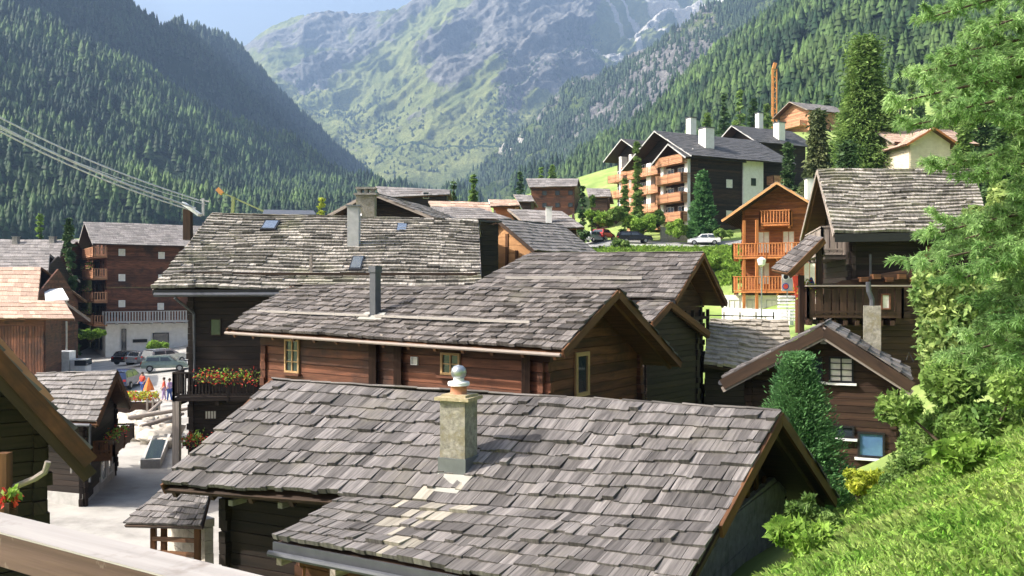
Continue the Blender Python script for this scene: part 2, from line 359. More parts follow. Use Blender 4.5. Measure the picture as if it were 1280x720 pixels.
def mtnmat(name, grass, grass2, rock, rock2, scree=(.5, .48, .44), sc=.01, wood_=(.03, .055, .025)):
    m, t, b = newmat(name); tc = N(t, 'ShaderNodeTexCoord'); O = tc.outputs['Object']
    n = noise(t, O, sc * 1.2, 8, .65); rg = ramp(t, [(.35, grass), (.65, grass2)]); t.links.new(n.outputs[0], rg.inputs[0])
    n2 = noise(t, O, sc * 4, 9, .7, .3); rr = ramp(t, [(.32, rock), (.66, rock2)]); t.links.new(n2.outputs[0], rr.inputs[0])
    a = N(t, 'ShaderNodeAttribute', attribute_name='rock'); n3 = noise(t, O, sc * 3, 9, .7)
    md = N(t, 'ShaderNodeMath', operation='ADD'); t.links.new(a.outputs['Fac'], md.inputs[0])
    m2 = N(t, 'ShaderNodeMath', operation='MULTIPLY_ADD'); t.links.new(n3.outputs[0], m2.inputs[0]); m2.inputs[1].default_value = 1.5; m2.inputs[2].default_value = -.75
    t.links.new(m2.outputs[0], md.inputs[1]); rf = ramp(t, [(.42, (0, 0, 0)), (.58, (1, 1, 1))]); t.links.new(md.outputs[0], rf.inputs[0])
    col = mix(t, rf.outputs[0], rg.outputs[0], rr.outputs[0])
    for nm, cc in (('scree', scree), ('wood', wood_)):
        a2 = N(t, 'ShaderNodeAttribute', attribute_name=nm); m3 = N(t, 'ShaderNodeMath', operation='ADD'); t.links.new(a2.outputs['Fac'], m3.inputs[0]); t.links.new(m2.outputs[0], m3.inputs[1])
        r3 = ramp(t, [(.45, (0, 0, 0)), (.6, (1, 1, 1))]); t.links.new(m3.outputs[0], r3.inputs[0]); col = mix(t, r3.outputs[0], col, cc)
    n5 = noise(t, O, sc * 22, 6, .75); r5 = ramp(t, [(.35, (.62, .62, .62)), (.65, (1.25, 1.25, 1.25))]); t.links.new(n5.outputs[0], r5.inputs[0]); col = mix(t, 1, col, r5.outputs[0], 'MULTIPLY')
    t.links.new(col, b.inputs['Base Color']); b.inputs['Roughness'].default_value = .95; b.inputs['Specular IOR Level'].default_value = .05
    bp = N(t, 'ShaderNodeBump'); bp.inputs['Strength'].default_value = .9; bp.inputs['Distance'].default_value = 26
    t.links.new(n2.outputs[0], bp.inputs['Height']); t.links.new(bp.outputs[0], b.inputs['Normal'])
    return m
M['mt_far'] = mtnmat('alpine_slope', (.11, .14, .05), (.215, .235, .09), (.05, .054, .06), (.22, .215, .205), sc=.006)
M['mt_rocky'] = mtnmat('rocky_wooded_slope', (.06, .10, .03), (.14, .18, .06), (.08, .08, .085), (.30, .29, .28), sc=.012)
M['mt_wood'] = mtnmat('forest_floor', (.02, .04, .015), (.05, .08, .03), (.04, .05, .03), (.10, .10, .08), sc=.02)

def seg(px, py, x0, y0, x1, y1, w):
    """soft stripe along a segment (used once, to lay out rock and scree on the far face)"""
    dx, dy = x1 - x0, y1 - y0; t = np.clip(((px - x0) * dx + (py - y0) * dy) / (dx * dx + dy * dy), 0, 1)
    return np.exp(-(((px - x0 - t * dx) ** 2 + (py - y0 - t * dy) ** 2) / w ** 2))
# far massif
cols = [(150, [(300, 2800), (230, 3000), (190, 3600), (170, 4200), (170, 4700), (240, 5600)]),
 (260, [(300, 2800), (230, 3050), (170, 3700), (110, 4400), (86, 5000), (200, 5900)]),
 (300, [(300, 2800), (230, 3050), (170, 3700), (105, 4400), (62, 5000), (200, 5900)]),
 (335, [(300, 2800), (230, 3050), (170, 3700), (90, 4400), (34, 5000), (180, 5900)]),
 (370, [(300, 2800), (232, 3050), (165, 3700), (80, 4400), (20, 5000), (160, 5900)]),
 (410, [(300, 2800), (232, 3050), (160, 3700), (70, 4400), (13, 5000), (160, 5900)]),
 (450, [(300, 2800), (232, 3000), (160, 3600), (70, 4300), (17, 4900), (160, 5900)]),
 (500, [(300, 2700), (232, 2900), (155, 3500), (60, 4200), (10, 4900), (160, 5900)]),
 (540, [(300, 2700), (232, 2900), (150, 3400), (40, 4100), (-18, 4800), (160, 5900)]),
 (620, [(300, 2700), (232, 2900), (140, 3400), (30, 4000), (-70, 4700), (100, 5900)]),
 (700, [(300, 2700), (225, 2900), (130, 3500), (20, 4100), (-100, 4800), (60, 5900)]),
 (790, [(300, 2800), (215, 3100), (120, 3900), (20, 4600), (-60, 5200), (60, 6200)]),
 (860, [(300, 2800), (215, 3100), (120, 3900), (30, 4700), (-30, 5400), (60, 6200)]),
 (930, [(300, 2800), (215, 3100), (120, 3900), (30, 4600), (-40, 5300), (60, 6200)]),
 (1100, [(300, 2600), (200, 2900), (100, 3600), (20, 4300), (-90, 5000), (60, 6200)])]
cols = [(c[0], [(q[0], q[1]) for q in c[1]]) for c in cols]
G, nz, U, PY = mtn(cols, 620, 440, 3.1, 230, 800, .75)
cA = (.62 * G[..., 0] - .78 * G[..., 2]); cB = (.78 * G[..., 0] + .62 * G[..., 2])
rb = fbm(cA / 330 + 4, cB / 1100, 6, True, .55); rb2 = fbm(cA / 120, cB / 260 + 7, 5, True, .6); rb = (rb - rb.mean()) / rb.std(); rb2 = (rb2 - rb2.mean()) / rb2.std()
tt = np.linspace(0, 4, G.shape[1])[None]; env = np.clip((tt - .9) * .6, 0, 1) * np.clip(3.0 - tt, .35, 1)
env = env * (1 + .9 * np.clip(tt - 1.5, 0, 1) * (U[:, None] > 380))
G[..., 2] += env * (26 * rb + 10 * rb2); G[..., 1] -= env * (30 * rb + 8 * rb2)
G = fit_skyline(G, U, [(c[0], c[1][4][0]) for c in cols])
UU = U[:, None] + 0 * PY
rock = .06 + .2 * rb + .15 * rb2 + .16 * np.clip((60 - PY) / 60, -1, 1) - .25 * np.clip((PY - 150) / 50, 0, 1)
for a in ((700, 0, 560, 110, 20), (640, 10, 600, 60, 26), (680, 20, 690, 90, 30), (740, 0, 640, 130, 12), (560, 60, 540, 100, 18), (420, 40, 320, 60, 14), (460, 30, 380, 110, 8), (360, 90, 400, 100, 12), (720, 60, 735, 90, 22), (650, 100, 640, 150, 14)): rock = rock + .6 * seg(UU, PY, *a)
for a in ((540, 90, 480, 150, 16), (600, 150, 520, 200, 30), (480, 110, 400, 160, 20), (660, 150, 600, 215, 26), (560, 20, 470, 100, 9), (800, 60, 830, 20, 34), (770, 30, 790, 90, 22), (800, 0, 860, 60, 40), (790, 80, 830, 40, 40), (500, 60, 430, 110, 10)): rock = rock - .6 * seg(UU, PY, *a)
scree = -.4 + 0 * PY
for a in ((760, 0, 800, 85, 6), (778, 0, 830, 60, 5), (815, 0, 865, 28, 15), (840, 10, 800, 60, 7), (860, 20, 900, 20, 16), (745, 70, 775, 90, 10)): scree = scree + 1.25 * seg(UU, PY, *a)
wd = -.5 + 0 * PY
for a in ((470, 182, 560, 179, 1.6), (560, 179, 640, 186, 1.6)): wd = wd + 1.6 * seg(UU, PY, *a)
grid_obj('mountain', G, M['mt_far'], {'rock': rock + .28, 'scree': scree, 'wood': wd})
G_FAR = (G.copy(), rock.copy())

# forest of many conifers as one mass
def conifer_verts(rnd, tiers=4, k=7):
    V = []; F = []
    for i in range(tiers):
        z0 = .08 + .8 * i / tiers; z1 = min(1, z0 + .42); r = .5 * (1 - (i / tiers)) ** .8 + .05
        b = len(V); V.append((0, 0, z1)); a0 = rnd.rand() * 6
        for j in range(2 * k):
            a = a0 + math.pi * j / k; rr = r * (1 if j % 2 else .62) * (.85 + .3 * rnd.rand()); V.append((rr * math.cos(a), rr * math.sin(a), z0 + .04 * rnd.rand() - (.03 if j % 2 else 0)))
        for j in range(2 * k): F.append((b, b + 1 + j, b + 1 + (j + 1) % (2 * k)))
    return np.array(V), np.array(F)
TEMPL = [conifer_verts(RS, 4, 5) for _ in range(6)]
def forest(name, P, H, W, mat, label, cat='forest'):
    Vs = []; Fs = []; off = 0; which = RS.randint(0, len(TEMPL), len(P))
    for k, (V, F) in enumerate(TEMPL):
        idx = np.where(which == k)[0]
        if not len(idx): continue
        a = RS.rand(len(idx)) * 6.3; c, s = np.cos(a), np.sin(a)
        x = V[None, :, 0] * c[:, None] - V[None, :, 1] * s[:, None]; y = V[None, :, 0] * s[:, None] + V[None, :, 1] * c[:, None]
        vv = np.stack([P[idx, 0, None] + x * W[idx, None], P[idx, 1, None] + y * W[idx, None], P[idx, 2, None] + V[None, :, 2] * H[idx, None] - .5], -1)
        Vs.append(vv.reshape(-1, 3)); n = len(V)
        Fs.append((F[None] + (np.arange(len(idx)) * n)[:, None, None]).reshape(-1, 3) + off); off += n * len(idx)
    return tag(np_mesh(name, np.concatenate(Vs), np.concatenate(Fs), mat), label, cat, kind='stuff')
def scatter(G, n, dens=None, T0=.1, T1=None):
    nu, nv = G.shape[:2]; T1 = T1 or .8
    A = G[:-1, :-1]; B = G[1:, :-1]; D = G[:-1, 1:]
    ar = np.linalg.norm(np.cross(B - A, D - A), axis=-1)
    jj = np.arange(nv - 1) / (nv - 1); ar = ar * ((jj >= T0) & (jj <= T1))[None]
    if dens is not None: ar = ar * dens[:-1, :-1]
    p = ar.ravel() / ar.sum(); id_ = RS.choice(len(p), n, p=p); i, j = id_ // (nv - 1), id_ % (nv - 1)
    a, b = RS.rand(n)[:, None], RS.rand(n)[:, None]
    return G[i, j] * (1 - a) * (1 - b) + G[i + 1, j] * a * (1 - b) + G[i, j + 1] * (1 - a) * b + G[i + 1, j + 1] * a * b
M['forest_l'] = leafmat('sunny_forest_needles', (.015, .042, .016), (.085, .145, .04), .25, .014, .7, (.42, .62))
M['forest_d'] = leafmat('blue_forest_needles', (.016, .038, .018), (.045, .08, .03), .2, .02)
P = scatter(G_FAR[0], 3800, np.clip(fbm(G_FAR[0][..., 0] / 160, G_FAR[0][..., 1] / 160, 4) - .42, 0, 1) * 4, .2, .55); H = 7 + 8 * RS.rand(len(P))
forest('scrub', P, H, H * (.7 + .5 * RS.rand(len(P))), M['forest_d'], 'dark scrub dotted over the lower grass of the far mountain', 'scrub')
# left valley side, nearer flank
cl = [(-420, [(420, 300), (300, 330), (60, 560), (-220, 800), (-200, 1100)]),
 (-200, [(400, 330), (290, 380), (120, 640), (-90, 900), (-60, 1200)]),
 (0, [(380, 400), (280, 470), (150, 760), (25, 1060), (60, 1400)]),
 (120, [(380, 450), (275, 560), (165, 880), (75, 1180), (110, 1500)]),
 (240, [(380, 500), (272, 680), (195, 1020), (130, 1330), (160, 1650)]),
 (360, [(380, 560), (268, 820), (225, 1150), (190, 1480), (215, 1800)]),
 (480, [(380, 620), (262, 980), (252, 1300), (246, 1650), (260, 1900)]),
 (600, [(380, 700), (262, 1100), (262, 1500), (266, 1800), (280, 2000)])]
G, nz, U, PY = mtn(cl, 200, 140, 9.7, 75, 170, .75)
z0 = np.full(G.shape[:2], .8)
grid_obj('hillside', G, M['mt_wood'], {'rock': z0 * 0, 'scree': z0 * 0 - 1, 'wood': z0})
P = scatter(G, 20000, .25 + (fbm(G[..., 0] / 45, G[..., 1] / 45, 3) > .45) * 1.3, .2, .85); H = (6 + 17 * RS.rand(len(P)) ** 1.4) * np.clip(P[:, 1] / 900, .85, 1.1)
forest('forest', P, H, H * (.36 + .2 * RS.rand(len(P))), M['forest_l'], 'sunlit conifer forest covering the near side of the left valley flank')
# second flank behind, in the shade
cl = [(-420, [(200, 900), (-200, 1000), (-520, 1200), (-500, 1700)]),
 (-100, [(220, 1100), (-40, 1250), (-260, 1400), (-240, 1900)]),
 (60, [(240, 1300), (30, 1450), (-110, 1600), (-90, 2100)]),
 (140, [(250, 1400), (60, 1550), (-16, 1700), (20, 2200)]),
 (165, [(250, 1450), (80, 1600), (6, 1750), (50, 2200)]),
 (190, [(250, 1500), (95, 1700), (34, 1850), (70, 2300)]),
 (205, [(250, 1550), (105, 1800), (33, 2000), (70, 2400)]),
 (225, [(255, 1600), (115, 1850), (35, 2080), (70, 2400)]),
 (250, [(255, 1700), (125, 1950), (48, 2150), (80, 2500)]),
 (300, [(255, 1800), (150, 2100), (78, 2300), (110, 2700)]),
 (345, [(258, 1900), (175, 2200), (122, 2450), (150, 2800)]),
 (400, [(260, 2000), (205, 2350), (172, 2600), (190, 2900)]),
 (440, [(262, 2150), (225, 2450), (206, 2700), (220, 2900)]),
 (485, [(264, 2300), (245, 2550), (237, 2750), (250, 2950)]),
 (560, [(270, 2500), (262, 2700), (262, 2850), (270, 3000)])]
G, nz, U, PY = mtn(cl, 260, 120, 21.7, 150, 330, .75)
z0 = np.full(G.shape[:2], .8)
grid_obj('hillside', G, M['mt_wood'], {'rock': z0 * 0 + .0, 'scree': z0 * 0 - 1, 'wood': z0})
P = scatter(G, 10500, .4 + (fbm(G[..., 0] / 90, G[..., 1] / 90, 3) > .4) * 1., .03, .85); H = 15 + 13 * RS.rand(len(P))
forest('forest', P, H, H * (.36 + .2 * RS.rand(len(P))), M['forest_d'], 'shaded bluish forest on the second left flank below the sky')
# rocky slope, right of the far massif
cl = [(560, [(300, 1900), (262, 2050), (255, 2200), (252, 2350), (262, 2500)]),
 (620, [(300, 1850), (250, 2000), (235, 2200), (214, 2400), (225, 2650)]),
 (660, [(300, 1800), (245, 1950), (205, 2200), (172, 2450), (185, 2750)]),
 (710, [(300, 1700), (240, 1850), (180, 2150), (128, 2400), (150, 2700)]),
 (764, [(300, 1600), (230, 1750), (160, 2050), (104, 2350), (130, 2700)]),
 (801, [(300, 1500), (220, 1650), (140, 2000), (78, 2300), (110, 2700)]),
 (844, [(300, 1400), (200, 1600), (115, 1950), (47, 2250), (80, 2700)]),
 (880, [(300, 1350), (190, 1550), (95, 1900), (28, 2200), (60, 2700)]),
 (960, [(300, 1250), (170, 1450), (60, 1800), (2, 2150), (20, 2700)]),
 (1080, [(300, 1150), (150, 1350), (20, 1700), (-60, 2050), (-30, 2600)])]
G, nz, U, PY = mtn(cl, 300, 220, 33.3, 150, 210, .75)
UU = U[:, None] + 0 * PY
rk = .12 + .9 * nz + .55 * seg(UU, PY, 900, 60, 760, 150, 40) + .3 * seg(UU, PY, 720, 200, 690, 160, 20)
sc_ = -.6 + 1.3 * seg(UU, PY, 655, 190, 625, 212, 5)
grid_obj('rocky_slope', G, M['mt_rocky'], {'rock': rk, 'scree': sc_, 'wood': 0 * rk - .2 + .35 * (UU > 800)})
P = scatter(G, 10500, .25 + (fbm(G[..., 0] / 80, G[..., 1] / 80, 3) > .47) * 1., .05, .8); H = 10 + 12 * RS.rand(len(P))
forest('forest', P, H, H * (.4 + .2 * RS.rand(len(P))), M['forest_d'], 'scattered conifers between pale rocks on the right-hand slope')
# right forested slope
cl = [(640, [(330, 700), (262, 1000), (250, 1200), (246, 1400), (262, 1600)]),
 (720, [(330, 500), (250, 800), (236, 1050), (222, 1300), (240, 1500)]),
 (797, [(330, 400), (240, 620), (205, 850), (172, 1180), (200, 1450)]),
 (850, [(330, 330), (225, 520), (170, 800), (114, 1130), (140, 1450)]),
 (902, [(330, 290), (205, 450), (135, 750), (70, 1100), (90, 1450)]),
 (970, [(330, 260), (180, 400), (100, 700), (18, 1080), (30, 1450)]),
 (1060, [(330, 240), (150, 370), (40, 680), (-70, 1060), (-60, 1450)]),
 (1200, [(330, 230), (120, 350), (-20, 660), (-190, 1050), (-180, 1450)]),
 (1500, [(330, 220), (60, 330), (-120, 640), (-380, 1000), (-380, 1450)]),
 (1800, [(330, 210), (0, 310), (-220, 600), (-520, 900), (-500, 1450)])]
G, nz, U, PY = mtn(cl, 220, 140, 55.1, 60, 160, .7)
z0 = np.full(G.shape[:2], .8)
grid_obj('hillside', G, M['mt_wood'], {'rock': z0 * 0, 'scree': z0 * 0 - 1, 'wood': z0})
P = scatter(G, 10500, .3 + (fbm(G[..., 0] / 60, G[..., 1] / 60, 3) > .4) * 1., .2, .8); P = P[(P[:, 0] / P[:, 1] < .85)]
H = (13 + 12 * RS.rand(len(P))) * np.clip(P[:, 1] / 700, .55, 1.05)
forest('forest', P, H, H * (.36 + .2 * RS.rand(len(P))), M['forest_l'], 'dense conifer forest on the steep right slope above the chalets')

# haze: closed box of even density round camera and scene
m, t, b = newmat('haze_air'); t.nodes.remove(b); pv = N(t, 'ShaderNodeVolumePrincipled')
pv.inputs['Color'].default_value = (.42, .63, 1, 1); pv.inputs['Density'].default_value = HAZE; pv.inputs['Anisotropy'].default_value = .2
t.links.new(pv.outputs[0], t.nodes['Material Output'].inputs['Volume'])
if HAZE > 0:
    bm = __import__('bmesh').new(); __import__('bmesh').ops.create_cube(bm, size=1, matrix=Matrix.Translation((0, 2800, 1040)) @ Matrix.Diagonal((9000, 7600, 2240, 1)))
    mb = MB(); me = bpy.data.meshes.new('haze'); bm.to_mesh(me); me.materials.append(m); hz = link('haze', me); tag(hz, 'thin blue mountain haze filling the valley air', 'haze', kind='stuff')

# ---------------------------------------------------------------- houses
def bil(q, u, v):      # q = TL,TR,BR,BL
    return (q[0] * (1 - u) + q[1] * u) * (1 - v) + (q[3] * (1 - u) + q[2] * u) * v
def shingles(mb, q, rows, wr=(.12, .34), th=.03, lift=.02, sag=.03, lap=.35, seed=0, jit=.06, pred=None, mb2=None):
    mb0 = mb; q = [Vector(p) for p in q]; n = (q[1] - q[0]).cross(q[3] - q[0]).normalized()
    if n.z < 0: n = -n
    rnd = random.Random(seed + 5); ph = [rnd.random() * 6 for _ in range(4)]
    def P(u, v, h):
        s = sag * (math.sin(u * 5.1 + ph[0]) * math.sin(v * 3.7 + ph[1]) + .5 * math.sin(u * 13 + v * 4 + ph[2]))
        return bil(q, u, v) + n * (h + s)
    for j in range(rows):
        v1 = (j + 1) / rows; v0 = max(0, j / rows - lap / rows); L = (bil(q, 1, v1) - bil(q, 0, v1)).length
        ex = ((q[3] - q[0]).length) / rows; u = -rnd.random() * .01
        while u < 1:
            wd = (wr[0] + (wr[1] - wr[0]) * rnd.random() ** 1.3) / L; ue = min(u + wd, 1.0 + rnd.random() * .006)
            if 1 - ue < .35 * wd: ue = 1.0 + rnd.random() * .004
            g = .004 / L; vb = v1 + (rnd.random() - .5) * 2 * jit / rows; h = th * (.7 + .6 * rnd.random()) + lift * rnd.random() ** 3
            tw = (rnd.random() - .5) * .012
            a, b_, c, d = P(u + g, v0, .004), P(ue - g, v0, .004), P(ue - g, vb, h + tw), P(u + g, vb, h - tw)
            e, f = c - n * (h + .012), d - n * (h + .012)
            mb = mb2 if pred is not None and pred((a + c) / 2, rnd) else mb0
            i = len(mb.v); mb.v += [tuple(p) for p in (a, b_, c, d, e, f)]
            mb.f += [(i, i + 3, i + 2, i + 1), (i + 3, i + 5, i + 4, i + 2), (i, i + 5, i + 3), (i + 1, i + 2, i + 4)]
            o1, o2 = rnd.random() * 40, rnd.random() * 40; LL = ex * 1.3; W = wd * L
            A, B_, C_, D = (o1, o2), (o1, o2 + W), (o1 + LL, o2 + W), (o1 + LL, o2)
            mb.uv += [A, D, C_, B_, D, (o1 + LL + .03, o2), (o1 + LL + .03, o2 + W), C_, A, D, D, B_, C_, C_]
            u = ue
def log_wall(mb, p0, p1, zb, top, ch=.2, th=.14, rough=.012, ends=0., nrm=None):
    """stack of horizontal logs from p0 to p1; top = [(t,z)...] profile"""
    p0 = Vector((p0[0], p0[1], 0)); p1 = Vector((p1[0], p1[1], 0)); d = p1 - p0; L = d.length; u = d / L; n = Vector((u.y, -u.x, 0))
    if nrm is not None and n.dot(nrm) < 0: n = -n
    def rng(z):
        xs_ = []
        for (t0, z0), (t1, z1) in zip(top[:-1], top[1:]):
            if z0 >= z: xs_.append(t0)
            if z1 >= z: xs_.append(t1)
            if (z0 - z) * (z1 - z) < 0: xs_.append(t0 + (t1 - t0) * (z - z0) / (z1 - z0))
        return (min(xs_), max(xs_)) if xs_ else None
    z = zb; ztop = max(z_ for _, z_ in top); k = 0
    while z < ztop - .02:
        z2 = min(z + ch, ztop - .001); a = rng(z + .001); b = rng(z2)
        if a is None: break
        if b is None: c = (a[0] + a[1]) / 2; b = (c, c + .001)
        o = rough * (random.random() - .5) * 2; e = ends * (.7 + .6 * random.random()) if a[0] <= .001 and a[1] >= .999 else 0
        def Q(t, zz, off, ex): return p0 + u * (t * L + ex) + n * off + Vector((0, 0, zz))
        g = .012 if ch > .12 else .004; bz = z + g
        mb.hexa([Q(a[0], bz, -th / 2 + o, -e), Q(a[1], bz, -th / 2 + o, e), Q(a[1], bz, th / 2 + o, e), Q(a[0], bz, th / 2 + o, -e),
                 Q(b[0], z2, -th / 2 + o, -e), Q(b[1], z2, -th / 2 + o, e), Q(b[1], z2, th / 2 + o, e), Q(b[0], z2, th / 2 + o, -e)], L, ch)
        z = z2; k += 1
    mb_core = [p0 + u * .0, p1]
def core(mb, a, b, zb, top, th=.08):
    pass
class Face:
    def __init__(s, p0, p1, out):
        s.p = Vector((p0[0], p0[1], 0)); d = Vector((p1[0] - p0[0], p1[1] - p0[1], 0)); s.L = d.length; s.r = d.normalized()
        n = Vector((s.r.y, -s.r.x, 0)); s.n = n if n.dot(out) > 0 else -n
    def off(s, d):
        f = Face.__new__(Face); f.p = s.p + s.n * d; f.r = s.r; f.n = s.n; f.L = s.L; return f
    def hit(s, px, py):
        d = Vector(((px - 640) / FPX, 1, (360 - py) / FPX)); k = s.p.dot(s.n) / d.dot(s.n); return d * k
    def pt(s, t, z, o=0): return Vector((0, 0, z)) + s.p + s.r * t + s.n * o
    def t(s, P): return (Vector((P[0], P[1], 0)) - s.p).dot(s.r)
def build2(mb, mb2, name, m1, m2, root):
    n = len(mb.f); k = len(mb.v); mb.v += mb2.v; mb.f += [tuple(i + k for i in f) for f in mb2.f]; mb.uv += mb2.uv; o = mb.build(name, m1, root)
    if mb2.f:
        o.data.materials.append(m2); mi = [0] * n + [1] * len(mb2.f); o.data.polygons.foreach_set('material_index', mi)
    return o
def house(root, rf, zb, ov=(.5, .5, .7, .7), rows=(14, 14), wall='log_dark', roof='shingle', deck='deck', bw=None, ch=.2, ends=.14, wr=(.12, .34), th=.03,
          sag=.03, lap=.35, deck_t=.06, barge='grey_wood', wall_mb=None, ridge=True, raft=True, lift=.02, gable_wall=None, split=None, deck_off=.18, jit=.06, pred=None):
    R0, R1, F0, F1, B0, B1 = [Vector(p) for p in rf]
    up = Vector((0, 0, 1)); L = (R1 - R0).length; u = (R1 - R0).normalized(); uh = Vector((u.x, u.y, 0)).normalized()
    out = Vector((uh.y, -uh.x, 0))
    if out.dot((F0 + F1) / 2 - (R0 + R1) / 2) < 0: out = -out
    mb = MB(); sd_ = random.randint(0, 999)
    mbb = MB(); shingles(mb, (R0, R1, F1, F0), rows[0], wr, th, lift, sag, lap, sd_, jit, pred, mbb)
    if rows[1]: shingles(mb, (R1, R0, B0, B1), rows[1], wr, th, lift, sag, lap, sd_ + 1, jit)
    if ridge:
        e = u * .03
        n = max(4, int(L / .5))
        for k in range(n): a, b = R0.lerp(R1, k / n) + up * random.uniform(.0, .03), R0.lerp(R1, (k + 1.02) / n) + up * random.uniform(.0, .03); mb.beam(a - out * .03, b - out * .03, .12, .03, (-out * .87 - up * .4))
    rfo = build2(mb, mbb, 'roof', M[roof], M['shingle_bleached'], root)
    dk = MB(); dd = up * (.05 + sag * 1.6)
    dk.slab((R0 - dd, R1 - dd, F1 - dd, F0 - dd), deck_t); dk.slab((R1 - dd, R0 - dd, B0 - dd, B1 - dd), deck_t)
    dz = Vector((0, 0, -.05 - sag * 1.6 - deck_t))
    if raft:
        nr = max(3, int(L / .9))
        for k in range(nr + 1):
            a = .02 + .96 * k / nr
            dk.beam(bil((R0, R1, F1, F0), a, .05) + dz - up * .05, bil((R0, R1, F1, F0), a, .985) + dz - up * .05, .09, .11, u)
            dk.beam(bil((R0, R1, B1, B0), a, .05) + dz - up * .05, bil((R0, R1, B1, B0), a, .985) + dz - up * .05, .09, .11, u)
    dk.build('roof_deck', M[deck], root)
    if barge:
        for (A, E, s) in ((R0, F0, -1), (R0, B0, -1), (R1, F1, 1), (R1, B1, 1)):
            o = u * s * .025 - up * .10
            bb = MB(); bb.beam(A + o, E + o, .05, .2, u * s); bb.build('barge_board', M[barge], root)
    # walls
    al, ar = ov[0] / L, 1 - ov[1] / L
    wf = (F0 - R0).length; wb = (B0 - R0).length
    def S1(a, side, o):
        q = (R0, R1, F1, F0) if side else (R0, R1, B1, B0); ww = ((q[3] - q[0]).length + (q[2] - q[1]).length) / 2
        return bil(q, a, 1 - o / ww) - up * deck_off
    FL, FR, BL, BR = S1(al, 1, ov[2]), S1(ar, 1, ov[2]), S1(al, 0, ov[3]), S1(ar, 0, ov[3])
    RL, RR = R0.lerp(R1, al) - up * deck_off, R0.lerp(R1, ar) - up * deck_off
    mb = wall_mb or MB()
    def prof(a, r, b):
        d = Vector((b.x - a.x, b.y - a.y, 0)); tr = Vector((r.x - a.x, r.y - a.y, 0)).dot(d) / d.dot(d); return [(0, a.z), (tr, r.z), (1, b.z)]
    log_wall(mb, FL, FR, zb, [(0, FL.z), (1, FR.z)], ch, .16, .012, ends); log_wall(mb, BL, BR, zb, [(0, BL.z), (1, BR.z)], ch, .16, .012, ends)
    gm = mb if gable_wall is None else MB()
    log_wall(gm, FL, BL, zb, prof(FL, RL, BL), ch, .15, .012, ends)
    if gable_wall is not None: gm.build('gable_wall', M[gable_wall], root); gm = MB()
    log_wall(gm, FR, BR, zb, prof(FR, RR, BR), ch, .15, .012, ends)
    wo = mb.build('wall', M[wall], root)
    if gable_wall is not None: gm.build('gable_wall', M[gable_wall], root)
    lc, rc = (FL + BL) / 2, (FR + BR) / 2
    fc = Face(FL, FR, out).off(.08); bc = Face(BL, BR, -out).off(.08); lf = Face(BL, FL, -uh).off(.08); rt = Face(FR, BR, uh).off(.08)
    return dict(front=fc, back=bc, left=lf, right=rt, FL=FL, FR=FR, BL=BL, BR=BR, RL=RL, RR=RR, u=uh, out=out, root=root, roof=rfo, wall=wo,
                slope=lambda a, v: bil((R0, R1, F1, F0), a, v), slopeb=lambda a, v: bil((R0, R1, B1, B0), a, v), R0=R0, R1=R1, F0=F0, F1=F1, B0=B0, B1=B1, up=up)
def pts6(Rl, Rr, Fl, Fr, Bl=None, Br=None, pit=None, w=None, d=None):
    Rl, Rr, Fl, Fr = map(Vector, (Rl, Rr, Fl, Fr))
    if Bl is None:
        u = (Rr - Rl); u.z = 0; u.normalize(); o = Vector((-u.y, u.x, 0))
        if o.dot(Fl - Rl) > 0: o = -o
        Bl = Rl + o * w - Vector((0, 0, d)); Br = Rr + o * w - Vector((0, 0, d))
    return Rl, Rr, Fl, Fr, Vector(Bl), Vector(Br)
def gable(P, thd, L, W, wall_h, pitch, ov):
    """plain gable building: P = front-left wall corner on the ground, ridge heading thd degrees"""
    P = Vector(P); u = Vector((math.cos(R(thd)), math.sin(R(thd)), 0)); b = Vector((-u.y, u.x, 0)); z = Vector((0, 0, P.z + wall_h))
    P0 = Vector((P.x, P.y, 0)); ol, orr, of, ob = ov; rz = W / 2 * pitch
    def q(a, c, h): return P0 + u * a + b * c + z + Vector((0, 0, h))
    return [q(-ol, W / 2, rz), q(L + orr, W / 2, rz), q(-ol, -of, -of * pitch), q(L + orr, -of, -of * pitch), q(-ol, W + ob, -ob * pitch), q(L + orr, W + ob, -ob * pitch)]
def ovs(ov, pitch): 
    s = math.sqrt(1 + pitch * pitch); return (ov[0], ov[1], ov[2] * s, ov[3] * s)
